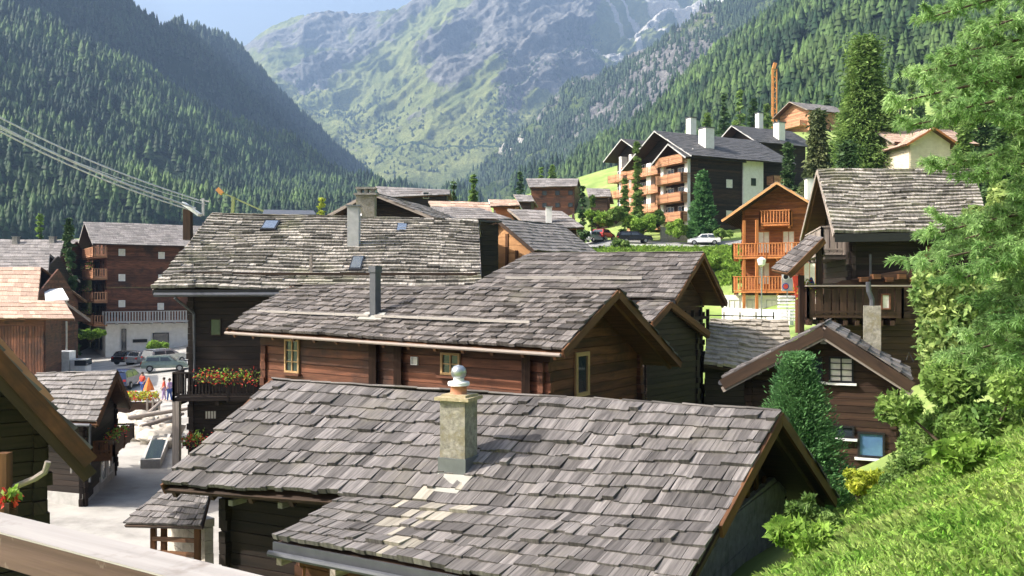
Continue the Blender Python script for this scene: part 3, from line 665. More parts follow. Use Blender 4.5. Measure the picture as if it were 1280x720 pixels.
def window_at(root, f, t0, t1, z0, z1, frame='yellow_wood', pane='glass', nx=1, ny=1, fw=.06, sill=None, shutter=None, label=None, bars=True):
    mb = MB(); o = .03
    def B(a, b, c, d, dep=.06, off=0):  # rect in t,z
        mb_ = mb; q = [f.pt(a, c, off), f.pt(b, c, off), f.pt(b, c, off + dep), f.pt(a, c, off + dep), f.pt(a, d, off), f.pt(b, d, off), f.pt(b, d, off + dep), f.pt(a, d, off + dep)]
        mb_.hexa(q, b - a, d - c)
    B(t0, t0 + fw, z0, z1); B(t1 - fw, t1, z0, z1); B(t0 + fw, t1 - fw, z0, z0 + fw); B(t0 + fw, t1 - fw, z1 - fw, z1)
    for k in range(1, nx): x = t0 + (t1 - t0) * k / nx; B(x - fw * .35, x + fw * .35, z0 + fw, z1 - fw, .045)
    for k in range(1, ny): z = z0 + (z1 - z0) * k / ny; B(t0 + fw, t1 - fw, z - fw * .25, z + fw * .25, .04)
    wo = mb.build('window', M[frame], root)
    if label: wo['label'] = label
    p = MB(); q = [f.pt(t0 + fw * .8, z0 + fw * .8, -.02), f.pt(t1 - fw * .8, z0 + fw * .8, -.02), f.pt(t1 - fw * .8, z0 + fw * .8, .012), f.pt(t0 + fw * .8, z0 + fw * .8, .012)]
    q += [v + Vector((0, 0, z1 - z0 - 1.6 * fw)) for v in q]; p.hexa(q); p.build('pane', M[pane], wo)
    if sill:
        s = MB(); q = [f.pt(t0 - .08, z0 - .07, 0), f.pt(t1 + .08, z0 - .07, 0), f.pt(t1 + .08, z0 - .07, .14), f.pt(t0 - .08, z0 - .07, .14)]; q += [v + Vector((0, 0, .06)) for v in q]
        s.hexa(q, t1 - t0, .1); s.build('sill', M[sill], wo)
    if shutter:
        for a, b in ((t0 - (t1 - t0) * .5 - .03, t0 - .03), (t1 + .03, t1 + .03 + (t1 - t0) * .5)):
            s = MB(); q = [f.pt(a, z0, 0), f.pt(b, z0, 0), f.pt(b, z0, .04), f.pt(a, z0, .04)]; q += [v + Vector((0, 0, z1 - z0)) for v in q]; s.hexa(q, b - a, z1 - z0); s.build('shutter', M[shutter], wo)
    return wo
def window(root, f, x0, y0, x1, y1, **kw):
    a, b = f.hit(x0, (y0 + y1) / 2), f.hit(x1, (y0 + y1) / 2); m = f.hit((x0 + x1) / 2, y0), f.hit((x0 + x1) / 2, y1)
    ta, tb = sorted((f.t(a), f.t(b))); return window_at(root, f, ta, tb, m[1].z, m[0].z, **kw)
def balcony(root, f, t0, t1, zd, dep, h=1.0, mat='balcony', style='panel', rail=None, name='balcony', ends=(1, 1), deck=None, top=None, step=.16, beams=True):
    mb = MB(); up = Vector((0, 0, 1))
    mb.slab((f.pt(t0, zd, 0), f.pt(t1, zd, 0), f.pt(t1, zd, dep), f.pt(t0, zd, dep)), .14, up)
    if beams:
        for k in range(int((t1 - t0) / 1.4) + 1):
            t = t0 + .15 + (t1 - t0 - .3) * k / max(1, int((t1 - t0) / 1.4)); mb.beam(f.pt(t, zd - .24, -.05), f.pt(t, zd - .24, dep - .1), .14, .18)
    o = mb.build(name, M[deck or mat], root)
    rl = MB(); segs = [(f.pt(t0, 0, dep), f.pt(t1, 0, dep))]
    if ends[0]: segs.append((f.pt(t0, 0, .05), f.pt(t0, 0, dep)))
    if ends[1]: segs.append((f.pt(t1, 0, .05), f.pt(t1, 0, dep)))
    for a, b in segs:
        L = (b - a).length; z = up * zd
        rl.beam(a + z + up * h, b + z + up * h, .1, .07); rl.beam(a + z + up * .1, b + z + up * .1, .05, .08)
        if style == 'panel':
            n = max(2, int(h * .75 / .16))
            for k in range(n): zz = .18 + (h - .34) * k / (n - 1) if n > 1 else .3; rl.beam(a + z + up * zz, b + z + up * zz, .035, (h - .3) / n * .86)
        elif style == 'boards':
            n = max(1, int(L / step))
            for k in range(n): p = a.lerp(b, (k + .5) / n) + z; rl.beam(p + up * .0, p + up * (h - .06), .03, step * .86, (b - a).normalized().cross(up))
        else:
            n = max(1, int(L / step))
            for k in range(n): p = a.lerp(b, (k + .5) / n) + z; rl.beam(p + up * .12, p + up * (h - .03), .03, step * .42, (b - a).normalized().cross(up))
        n = max(1, int(L / 2.2))
        for k in range(n + 1): p = a.lerp(b, k / n) + z; rl.beam(p - up * .15, p + up * (h + .02), .09, .09, Vector((1, 0, 0)))
    rl.build('railing', M[rail or mat], o)
    return o
def flowers(parent, a, b, n=260, hh=.22, col='blossom', name='flower_box', box=True, dep=.14):
    a, b = Vector(a), Vector(b); mb = MB()
    if box: mb.beam(a, b, .2, .18)
    else: mb.beam(a, b, .05, .05)
    o = mb.build(name, M['deck_dark'], parent)
    for nm, mt, k, zz in (('leaves', 'leaf_green', n, 0), ('blossoms', col, int(n * .7), .05)):
        t = RS.rand(k, 1); p = np.array(a)[None] * (1 - t) + np.array(b)[None] * t; p = p + np.c_[RS.randn(k) * dep, RS.randn(k) * dep, .08 + zz + RS.randn(k) * hh * .5 + (.08 if not zz else -.02)]
        leaf_quads(nm, p, .035, .085, M[mt], o)
    return o
def leaf_quads(name, P, s0, s1, mat, parent=None, loc=None, asp=1., up=None):
    n = len(P); s = (s0 + (s1 - s0) * RS.rand(n))[:, None]; a = RS.randn(n, 3); a /= np.linalg.norm(a, axis=1)[:, None]
    if up is not None: a = a + np.array(up)[None]; a /= np.linalg.norm(a, axis=1)[:, None]
    b = np.cross(a, RS.randn(n, 3)); b /= np.linalg.norm(b, axis=1)[:, None]; c = np.cross(a, b)
    a = b * s * asp; c = c * s * .55
    V = np.stack([P - a, P + c * .9, P + a, P - c * .9], 1).reshape(-1, 3); F = np.arange(4 * n).reshape(n, 4)
    return np_mesh(name, V, F, mat, parent, loc)
def chimney(root, base, w, d, h, ang=0, mat='stone_render', cap='lichen_slab', flash=True, pot=None, capt=.06, capo=.08, dn=.5):
    mb = MB(); b = Vector(base)
    mb.box(b + Vector((0, 0, (h - dn) / 2)), w, d, h + dn, ang); o = mb.build('chimney', M[mat], root)
    if cap:
        c = MB(); c.box(b + Vector((0, 0, h + capt / 2)), w + 2 * capo, d + 2 * capo, capt, ang); c.build('chimney_cap', M[cap], o)
    return o
def snow_beam(root, h, a0, a1, v, mat='grey_wood', r=.05):
    p, q = h['slope'](a0, v), h['slope'](a1, v); o = Vector((0, 0, .1)); mb = MB()
    mb.beam(p + o, q + o, r * 2, r * 2)
    n = 5
    for k in range(n): c = p.lerp(q, (k + .5) / n) + o; mb.beam(c - Vector((0, 0, .1)), c + Vector((0, 0, .06)), .03, .03, Vector((1, 0, 0)))
    mb.build('snow_guard', M[mat], root)
def skylight(root, h, a0, a1, v0, v1):
    q = [h['slope'](a0, v0), h['slope'](a1, v0), h['slope'](a1, v1), h['slope'](a0, v1)]; n = (q[1] - q[0]).cross(q[3] - q[0]).normalized(); n = n if n.z > 0 else -n
    mb = MB(); c = sum(q, Vector()) / 4
    mb.slab([p + n * .14 for p in q], .16, n); o = mb.build('skylight', M['iron'], root)
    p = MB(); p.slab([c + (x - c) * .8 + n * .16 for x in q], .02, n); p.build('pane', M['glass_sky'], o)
def gutter(root, a, b, drop=None, r=.07, mat='zinc'):
    mb = MB(); mb.tube([a, b], r, 8)
    if drop is not None: mb.tube([a, a + Vector(drop[0]), a + Vector(drop[0]) + Vector(drop[1])], .045, 6)
    mb.build('gutter', M[mat], root)

#%%HOUSES

# ---------------------------------------------------------------- house A: nearest barn roof
def bleach(p, rn):
    # pale droppings-stained strip running down the roof below the chimney
    t = (14.0 - p.y) / 2.6; d = abs(p.x - (-1.0 - 1.0 * t)); return 0 < t < 1.25 and rn.random() < .38 * math.exp(-(d / .5) ** 2)
A_root = thing('wooden_barn', (0.2, 14.5, -7.5), 'barn in front with large grey shingle roof, rendered stone chimney and round ball cowl', 'barn')
RL_, RR_ = at(340, 475, 18.5), at(975, 515, 13.75); ML, MR = at(205, 605, 15.7), at(899, 655, 11.65)
hA = house(A_root, pts6(RL_, RR_, ML, MR, at(480, 560, 22.5), at(1043, 622, 18.0)), -7.6, ov=(.9, .95, .8, .9), rows=(9, 11), wall='log_dark', deck='deck_dark', wr=(.09, .33), th=.045, sag=.035, lift=.045, ends=.18, jit=.12, lap=.4, barge='deck', pred=lambda p, rn: bleach(p, rn))
mid = lambda t: ML.lerp(MR, t)
ext = [mid(.397) , MR, at(840, 765, 10.4), at(342, 673, 13.3)]
mb = MB(); m2 = MB(); shingles(mb, [p + Vector((0, 0, .012)) for p in ext], 6, (.09, .33), .045, .045, .02, .6, 44, .12, bleach, m2); build2(mb, m2, 'lean_to_roof', M['shingle'], M['shingle_bleached'], A_root)
mb = MB(); dd = Vector((0, 0, .09)); mb.slab([p - dd for p in ext], .08); mb.build('roof_deck', M['deck_dark'], A_root)
mb = MB(); mb.beam(ext[3] - Vector((0, 0, .13)), ext[2] - Vector((0, 0, .13)), .04, .16); mb.build('fascia', M['zinc'], A_root)
mb = MB(); e3, e2 = ext[3], ext[2]; mb.tube([e3 + Vector((-.05, -.08, -.2)), e2 + Vector((-.05, -.08, -.2))], .05, 8); mb.build('gutter', M['zinc'], A_root)
# lean-to walls below
d_in = Vector((.42, .35, 0)); a_, b_ = ext[3] + d_in, ext[2] + Vector((-.5, .5, 0))
mb = MB(); log_wall(mb, a_, b_, -7.6, [(0, a_.z - .25), (1, b_.z - .25)], .22, .16, .012, .15)
c_ = mid(.42) + Vector((0, 0, -.2)); log_wall(mb, a_, c_, -7.6, [(0, a_.z - .25), (1, c_.z - .1)], .22, .15, .012, .1); mb.build('lean_to_wall', M['log_red'], A_root)
mb = MB()
for k in range(6): p = a_.lerp(b_, k / 5) + Vector((0, 0, -.3)); mb.beam(p + Vector((-.3, -.5, 0)), p + Vector((.3, .5, 0)), .1, .12)
mb.build('rafter_ends', M['grey_wood'], A_root)
# stone base below the right gable
mb = MB(); p, q = hA['FR'], hA['BR']; log_wall(mb, p + Vector((.06, 0, 0)), q + Vector((.06, 0, 0)), -7.6, [(0, -4.3), (.4, -3.75), (1, -3.6)], .35, .3, .02); mb.build('stone_base', M['stone'], A_root)
g_r = hA['right']; mb = MB()
for k in range(9): t = g_r.L * (.12 + .76 * k / 8); zt = -2.35 - abs(k / 8 - .42) * 2.6; mb.beam(g_r.pt(t, -4.2, .03), g_r.pt(t, zt, .03), .04, .17, g_r.n)
mb.build('gable_boards', M['yellow_wood'] if False else M['deck'], A_root)
for px_, py_ in ((288, 629), (350, 632)):
    e = hA['front'].off(.35).hit(px_, py_); mb = MB(); mb.beam(e + hA['out'] * .0, e - hA['out'] * .5, .1, .1); mb.build('beam_end', M['pale_wood'], A_root)
# chimney
cb = Vector((-.86, 14.2, -2.9)); ca = R(-25)
ch_ = chimney(A_root, cb, .45, .43, 1.10, ca, 'stone_render', None)
mb = MB(); mb.box(cb + Vector((0, 0, 1.13)), .6, .56, .055, ca + .05); mb.box(cb + Vector((.02, 0, 1.175)), .45, .4, .04, ca - .06); mb.build('chimney_cap', M['lichen_slab'], ch_)
mb = MB(); mb.lathe(cb + Vector((0, 0, 1.19)), [(.135, 0), (.13, .14), (.15, .15), (.15, .19), (.1, .2)], 16); mb.build('chimney_pot', M['terracotta'], ch_, smooth=True)
mb = MB(); mb.lathe(cb + Vector((0, 0, 1.33)), [(.17, 0), (.18, .03), (.17, .06), (.09, .07), (.085, .12)] , 16); mb.build('pot_collar', M['white_paint'], ch_, smooth=True)
mb = MB(); mb.lathe(cb + Vector((0, 0, 1.43)), [(.02, 0), (.08, .01), (.115, .05), (.128, .11), (.115, .17), (.07, .215), (.005, .23)], 16); mb.build('ball_cowl', M['steel'], ch_, smooth=True)
mb = MB(); mb.box(cb + Vector((0, 0, .02)), .5, .48, .34, ca); mb.build('flashing', M['lead'], ch_)
def rfz(h, x, y): n = (h['R1'] - h['R0']).cross(h['F0'] - h['R0']); return h['R0'].z - (n.x * (x - h['R0'].x) + n.y * (y - h['R0'].y)) / n.z
qs = [Vector((x_, y_, rfz(hA, x_, y_) + .09)) for x_, y_ in ((-1.1, 14.25), (-.52, 13.95), (-.85, 13.5), (-1.35, 13.75))]; mb = MB(); mb.slab(qs, .02); mb.build('flashing_apron', M['bird_stain'], ch_)

# low shed roof beside A
sh = thing('woodshed', at(205, 705, 21.5), 'low open lean-to with a small shingled roof beside the dark barn wall', 'shed')
q = [at(205, 608, 22.5), at(262, 618, 19.8), at(252, 657, 19.2), at(155, 655, 21.4)]
mb = MB(); shingles(mb, q, 6, (.14, .4), .035, .03, .02, .5, 9); mb.build('roof', M['shingle'], sh)
mb = MB(); mb.slab([p - Vector((0, 0, .04)) for p in q], .06); mb.build('roof_deck', M['deck_dark'], sh)
for x_, Y_ in ((192, 21.3), (205, 21.0), (247, 19.6)):
    mb = MB(); mb.beam(at(x_, 660, Y_), at(x_, 660, Y_) - Vector((0, 0, 2.4)), .12, .12, Vector((1, 0, 0))); mb.build('post', M['deck'], sh)
mb = MB(); mb.beam(at(190, 673, 21.3), at(248, 676, 19.7), .06, .1); mb.beam(at(190, 690, 21.3), at(248, 694, 19.7), .06, .1); mb.build('cross_rail', M['deck'], sh)
mb = MB(); log_wall(mb, at(205, 600, 22.9), at(262, 600, 20.2), -8.5, [(0, -5.6), (1, -5.3)], .3, .2, .02); mb.build('stone_wall', M['boulder'], sh)

# ---------------------------------------------------------------- house B
B_root = thing('timber_house', (-1, 25, -8), 'reddish log house under a long grey shingle roof with a tall square metal flue', 'house')
rf = pts6(at(366, 357, 29), at(772, 362, 21.8), at(285, 411, 26.97), at(703, 437, 19.8), at(430, 430, 33.5), at(850, 451, 24.75))
hB = house(B_root, rf, -8, ov=(1.0, .95, .75, .8), rows=(11, 12), wall='log_red', roof='shingle_brown', barge='deck', wr=(.14, .42), th=.055, lift=.045, sag=.04, ends=.2, lap=.4, ch=.24, jit=.1)
fB = hB['front']
window(B_root, fB, 357, 424, 375, 466, nx=2, ny=3, frame='yellow_wood', pane='glass', sill='log_red'); window(B_root, fB, 552, 441, 576, 469, nx=2, ny=2, frame='yellow_wood', pane='glass', sill='log_red')
window(B_root, hB['right'], 718, 440, 735, 495, nx=1, ny=1, frame='yellow_wood', pane='glass', fw=.1)
for x_ in (466, 497, 657): p = fB.off(.12).hit(x_, 440); mb = MB(); mb.beam(Vector((p.x, p.y, -3.6)), Vector((p.x, p.y, -1.35)), .2, .2, Vector((1, 0, 0))); mb.build('post', M['log_brown'], B_root)
window(B_root, fB, 515, 446, 523, 456, frame='white_paint', pane='curtain', fw=.02)
p = hB['slope'](.435, .60); mb = MB(); mb.box(p + Vector((0, 0, .55)), .22, .22, 1.4, R(-36)); mb.box(p + Vector((0, 0, 1.3)), .27, .27, .18, R(-36)); mb.build('flue', M['zinc'], B_root)
mb = MB(); mb.slab([hB['slope'](a, v) + Vector((0, 0, .07)) for a, v in ((.40, .58), (.465, .58), (.475, .72), (.40, .72))], .03); mb.build('flashing', M['bird_stain'], B_root)
snow_beam(B_root, hB, .03, .43, .67, 'pale_wood', .035); snow_beam(B_root, hB, .45, .88, .67, 'pale_wood', .035)
gutter(B_root, hB['F0'] - Vector((.05, .1, .12)), hB['F1'] - Vector((.05, .1, .12)), r=.045, mat='grey_wood')
for k in range(10):
    p = fB.pt(fB.L * (k + .3) / 10, 0, 0); zt = hB['FL'].z + (hB['FR'].z - hB['FL'].z) * (k + .3) / 10
    mb = MB(); mb.beam(Vector((p.x, p.y, zt - .35)), Vector((p.x, p.y, zt - .12)) + hB['out'] * .5, .09, .1); mb.build('bracket', M['grey_wood'], B_root)

# ---------------------------------------------------------------- house C
C_root = thing('timber_house', (-10, 42, -9), 'big dark timber house left of centre with a wide pale shingle roof and skylights', 'house')
rf = pts6(at(265, 267, 46), at(597, 275, 46.8), at(192, 362, 37.3), at(601, 361, 38), at(300, 340, 55), at(610, 345, 55.5))
hC = house(C_root, rf, -9, ov=(1.3, .5, 1.2, 1.2), rows=(24, 12), wall='log_dark', roof='shingle_pale', wr=(.25, 1.1), th=.11, lift=.05, sag=.07, ends=.2, lap=.3, ch=.28, jit=.12)
mb = MB(); o = Vector((0, -.1, -.12)); mb.beam(hC['F0'] + o, hC['F1'] + o, .06, .22); mb.build('fascia', M['iron'], C_root)
gutter(C_root, hC['F0'] + Vector((.1, -.2, -.22)), hC['F1'] + Vector((0, -.2, -.22)), None, .09)
mb = MB(); p = at(218, 372, 37.1); mb.tube([p, p + Vector((.5, .9, -.7)), p + Vector((.5, .95, -3.6))], .06, 6); mb.build('downpipe', M['zinc'], C_root)
skylight(C_root, hC, .215, .27, .12, .26); skylight(C_root, hC, .575, .615, .62, .8); skylight(C_root, hC, .70, .74, .12, .26)
p = hC['slope'](.565, .45); c1 = chimney(C_root, p, .55, .55, 1.9, 0, 'grey_board', 'lead')
mb = MB(); mb.beam(hC['slope'](.05, .86) + Vector((0, 0, .14)), hC['slope'](.99, .86) + Vector((0, 0, .14)), .14, .12); mb.build('snow_guard', M['deck_dark'], C_root)
mb = MB(); mb.beam(hC['slope'](.455, .8), hC['slope'](.455, .8) + Vector((0, 0, .75)), .12, .12, Vector((1, 0, 0))); mb.build('vent_pipe', M['grey_wood'], C_root)
fC = hC['front']; zd = fC.off(1.3).hit(270, 497).z; t0, t1 = fC.t(fC.off(1.3).hit(217, 497)), fC.t(fC.off(1.3).hit(420, 497))
bal = balcony(C_root, fC, t0, t1, zd, 1.3, 1.05, 'log_dark', 'bars', step=.14)
fo = fC.off(1.4); a, b = fo.hit(247, 474), fo.hit(322, 476); flowers(bal, a, b, 420, .3)
mb = MB(); p = fC.pt(t0 + .1, 0, 1.2); mb.beam(Vector((p.x, p.y, -9)), Vector((p.x, p.y, zd - .15)), .28, .28, Vector((1, 0, 0))); mb.build('post', M['grey_wood'], C_root)
window(C_root, fC, 256, 513, 271, 524, nx=4, frame='deck_dark', pane='curtain', fw=.03)
fo = fC.off(.8); flowers(C_root, fo.hit(229, 555), fo.hit(252, 553), 260, .3)
window(C_root, fC, 262, 398, 277, 420, frame='log_dark', pane='glass')
window(C_root, fC, 300, 400, 314, 420, frame='log_dark', pane='glass')

# ---------------------------------------------------------------- house D
D_root = thing('timber_house', (3, 36, -7.5), 'dark timber house with grey-brown shingle roof and a long pale snow beam, right of centre', 'house')
rf = pts6(at(662, 317, 38.7), at(879, 316, 35), at(566, 372, 35.3), at(844, 374, 31.8), at(720, 372, 42), at(908, 378, 38.4))
hD = house(D_root, rf, -8, ov=(1.0, 1.1, .8, .8), rows=(10, 10), wall='log_brown', roof='shingle_brown', barge='deck', wr=(.2, .6), th=.05, lift=.04, sag=.04, ends=.2, ch=.24, deck='deck')
snow_beam(D_root, hD, .12, .80, .62, 'pale_wood', .06)
mb = MB(); mb.beam(hD['F0'] - Vector((0, .05, .14)), hD['F1'] - Vector((0, .05, .14)), .05, .2); mb.build('fascia', M['iron'], D_root)
gR = hD['right']; mb = MB()
for k in range(4): mb.beam(gR.pt(gR.L * .1, -1.2 - k * 1.5, .5), gR.pt(gR.L * .9, -1.25 - k * 1.5, .5), .1, .12)
for k in range(6): mb.beam(gR.pt(gR.L * (.1 + .16 * k), -8, .5), gR.pt(gR.L * (.1 + .16 * k), -.9, .5), .12, .12, gR.n)
mb.build('drying_rack', M['log_dark'], D_root)
# small dark connecting roof below D
rt_ = thing('shed_or_shade_wall', (6, 28, -7.5), 'narrow dark shed with a short shingle roof tucked between the two timber houses', 'shed')
rf = pts6(at(800, 377, 31), at(838, 377, 30), at(770, 400, 29.5), at(815, 402, 28.5), w=2.2, d=1.1)
hh = house(rt_, rf, -8, ov=(.2, .4, .3, .3), rows=(4, 4), wall='log_dark', roof='shingle_brown', wr=(.2, .5), th=.04, barge='deck')

# ---------------------------------------------------------------- house E (right, high)
E_root = thing('timber_house', (16, 39, -4.6), 'tall dark log house with a steep pale shingle roof, above the small cabin', 'house')
rf = pts6(at(1022, 212, 42), at(1216, 212, 41.2), at(1043, 291, 36.4), at(1236, 288, 35.8), at(1001, 298, 47.5), at(1190, 298, 47))
hE = house(E_root, rf, -5.5, ov=(1.0, .7, 1.0, 1.0), rows=(19, 12), wall='log_dark', roof='shingle_pale', wr=(.25, 1.0), th=.10, lift=.05, sag=.06, ends=.25, lap=.3, ch=.26, deck='deck', jit=.12)
mb = MB(); mb.beam(hE['F0'] - Vector((0, .05, .22)), hE['F1'] - Vector((0, .05, .22)), .08, .34); mb.build('fascia', M['iron'], E_root)
fE = hE['front']; f2 = fE.off(1.5); t0, t1 = f2.t(f2.hit(1010, 380)), f2.t(f2.hit(1128, 380)); zd = f2.hit(1070, 393).z
bal = balcony(E_root, fE, t0, t1, zd, 1.5, 1.1, 'log_brown', 'boards', rail='log_brown', step=.3)
mb = MB(); a, b = f2.pt(t0 - .1, zd + 1.16, .05), f2.pt(t1 + .5, zd + 1.16, .05); mb.beam(a, b, .32, .06); mb.build('handrail', M['grey_wood'], bal)
window(E_root, f2.off(.03), 1101, 367, 1113, 387, frame='log_red', pane='curtain', fw=.06)
for k in range(8): a = f2.pt(t0 + (t1 - t0) * (k + .2) / 8, zd - .35, -1.4); mb = MB(); mb.beam(a, a + f2.n * 1.4, .16, .2); mb.build('floor_beam', M['log_brown'], E_root)
lE = hE['left']; balcony(E_root, lE, lE.L * .15, lE.L * .85, 1.6, 1.0, 1.1, 'grey_wood', 'boards', step=.3)
balcony(E_root, lE, lE.L * .1, lE.L * .9, -1.4, 1.0, 1.1, 'grey_wood', 'boards', step=.3)
# projecting log block with notched ends left of the front wall
mb = MB(); P_ = fE.pt(-.9, 0, .5); Q_ = fE.pt(2.6, 0, .5); log_wall(mb, P_, Q_, -5.4, [(0, .2), (1, .9)], .26, .2, .06, .3); log_wall(mb, P_, P_ + Vector((.4, 3, 0)), -5.4, [(0, .2), (1, .2)], .26, .2, .05, .3); mb.build('log_annex', M['log_brown'], E_root)
for k in range(7):
    for c in (fE.pt(2.2 + .12 * k, -.2 + .3 * k, .55), fE.pt(.2 + .5 * k, .35 + .12 * (k % 2), .6)): mb = MB(); mb.box(c, .3, .4, .2); mb.build('log_end', M['deck'], E_root)
mb = MB(); p = f2.hit(1088, 300); p = fE.off(.25).hit(1088, 318); mb.tube([p, p - Vector((0, 0, 1.6)), p - Vector((-.05, .1, 1.95)), p - Vector((-.35, .2, 2.2))], .055, 7); mb.build('downpipe', M['zinc'], E_root)
# porch roof, lower left of E
rk_ = thing('porch_roof', (13, 37.5, -4.5), 'steep brown porch roof leaning on the left corner of the tall log house', 'porch')
q = [at(1012, 293, 38.5), at(1030, 297, 36.4), at(986, 341, 35.8), at(964, 336, 38)]
mb = MB(); shingles(mb, q, 7, (.2, .5), .05, .03, .02, .4, 5); mb.build('roof', M['shingle_brown'], rk_)
mb = MB(); mb.slab([p - Vector((0, 0, .05)) for p in q], .12); mb.beam(q[1] - Vector((0, .03, .12)), q[2] - Vector((0, .03, .12)), .06, .26); mb.build('roof_deck', M['deck'], rk_)
mb = MB(); mb.beam(q[2] + Vector((.7, .6, -.1)), q[2] + Vector((.7, .6, -4.6)), .2, .2, Vector((1, 0, 0))); mb.beam(q[1] + Vector((0, .6, -.3)), q[1] + Vector((0, .6, -6.4)), .2, .2, Vector((1, 0, 0))); mb.build('post', M['log_brown'], rk_)

# ---------------------------------------------------------------- house F cabin, gable to the camera
F_root = thing('log_cabin', (9, 26, -6), 'small brown log cabin with stone chimney, a bright green conifer in front', 'cabin')
ap = at(1030, 405, 25); rdir = Vector((.39, .92, 0)) * 3.4; el = at(903, 472, 26.1); er = at(1140, 475, 24.1)
rf = [ap, ap + rdir, er, er + rdir, el, el + rdir]
hF = house(F_root, rf, -6.2, ov=(.75, .3, .55, .8), rows=(8, 8), wall='log_brown', roof='shingle', deck='grey_wood', wr=(.3, .6), th=.06, lift=.03, sag=.02, ends=.16, ch=.2, barge=None)
n_ = -rdir.normalized()
for e in (er, el):
    mb = MB(); mb.beam(ap + n_ * .05 - Vector((0, 0, .2)), e + n_ * .05 - Vector((0, 0, .2)), .06, .3, n_); mb.build('barge_board', M['deck_dark'], F_root)
    mb = MB(); mb.beam(ap + n_ * .02 - Vector((0, 0, .36)), e + n_ * .02 - Vector((0, 0, .36)), .05, .16, n_); mb.build('barge_trim', M['grey_wood'], F_root)
gF = hF['left']
window(F_root, gF, 1036, 446, 1067, 478, nx=2, ny=4, frame='iron', pane='curtain', fw=.05, sill='white_paint'); window(F_root, gF, 1004, 447, 1028, 476, nx=2, ny=3, frame='iron', pane='glass', fw=.05, sill='white_paint')
window(F_root, gF, 1072, 540, 1106, 572, frame='iron', pane='glass_blue', fw=.06, sill='white_paint', label='lower window with a blue sky reflection painted on its pane'); window(F_root, gF, 1040, 532, 1068, 547, frame='iron', pane='glass', fw=.05, sill='white_paint')
for x_, y_ in ((1031, 425), (949, 463), (1117, 468)):
    p = gF.hit(x_, y_); mb = MB(); mb.beam(p - gF.n * .2, p + gF.n * .6, .16, .16); mb.build('purlin', M['pale_wood'] if x_ != 1117 else M['grey_wood'], F_root)
cbF = at(1090, 440, 27.6); cF = chimney(F_root, cbF, .5, .5, 1.45, R(-20), 'stone_render', None, dn=1.2)
mb = MB(); p = cbF + Vector((0, 0, 1.4)); mb.tube([p, p + Vector((0, 0, .25)), p + Vector((-.1, 0, .5)), p + Vector((-.12, 0, .8))], .08, 8); mb.build('flue', M['zinc'], cF)
mb = MB(); mb.tube([at(1133, 450, 24.6), at(1136, 440, 24.6), at(1142, 452, 24.5)], .015, 5); mb.build('wire_hoop', M['iron'], F_root)
gutter(F_root, el + Vector((-.05, 0, -.15)), el + rdir + Vector((-.05, 0, -.15)), r=.08)

# stone slab roof left of F
sr = thing('stone_shed', (9.5, 38, -6), 'low shed with a roof of rough pale stone slabs between two timber houses', 'shed')
q = [at(888, 398, 40), at(985, 400, 40), at(992, 470, 35), at(880, 455, 35)]
mb = MB(); shingles(mb, q, 12, (.2, .6), .09, .07, .05, .5, 3, .2); mb.build('roof', M['stone_slab'], sr)
mb = MB(); mb.slab([p - Vector((0, 0, .05)) for p in q], .1); mb.build('roof_deck', M['deck_dark'], sr)
mb = MB(); a, b = q[3] + Vector((.3, .6, 0)), q[2] + Vector((-.3, .6, 0)); log_wall(mb, a, b, -7.5, [(0, a.z + .1), (1, b.z + .1)], .24, .16, .02, .15)
a2, b2 = q[0] + Vector((.3, -.3, 0)), q[1] + Vector((-.3, -.3, 0)); log_wall(mb, a, a2, -7.5, [(0, a.z + .1), (1, a2.z - .2)], .24, .16, .02); mb.build('wall', M['log_dark'], sr)
mb = MB(); mb.beam(at(884, 394, 40), at(968, 396, 40), .05, .05); [mb.beam(at(x_, 399, 40), at(x_, 390, 40), .05, .05, Vector((1, 0, 0))) for x_ in (885, 905, 925, 945, 967)]; mb.build('fence_rail', M['iron'], sr)

#%%MORE
# ---------------------------------------------------------------- other buildings
def simple(name, label, cat, P, thd, L, W, h, pitch, ov, wall, roof, rows, rt=None, **kw):
    P = Vector(P); root = rt or thing(name, P, label, cat); kw.setdefault('wr', (.4, 1.2)); kw.setdefault('ends', 0); kw.setdefault('raft', False); kw.setdefault('ridge', False)
    hh = house(root, gable(P, thd, L, W, h, pitch, ov), P.z - 2.5, ov=ovs(ov, pitch), rows=rows, wall=wall, roof=roof, **kw); return hh
def win_rows(root, f, ts, zs, w=.9, h=1.1, **kw):
    for z in zs:
        for t in ts: window_at(root, f, t - w / 2, t + w / 2, z, z + h, **kw)
def wallbox(root, h, z0, z1, mat, name='ground_floor', o=.06):
    mb = MB(); c = [h['FL'], h['FR'], h['BR'], h['BL']]; m = sum(c, Vector()) / 4; q = []
    for p in c: d = Vector((p.x - m.x, p.y - m.y, 0)); q.append(Vector((p.x, p.y, 0)) + d.normalized() * (o + .14))
    mb.hexa([v + Vector((0, 0, z0)) for v in q] + [v + Vector((0, 0, z1)) for v in q]); return mb.build(name, M[mat], root)

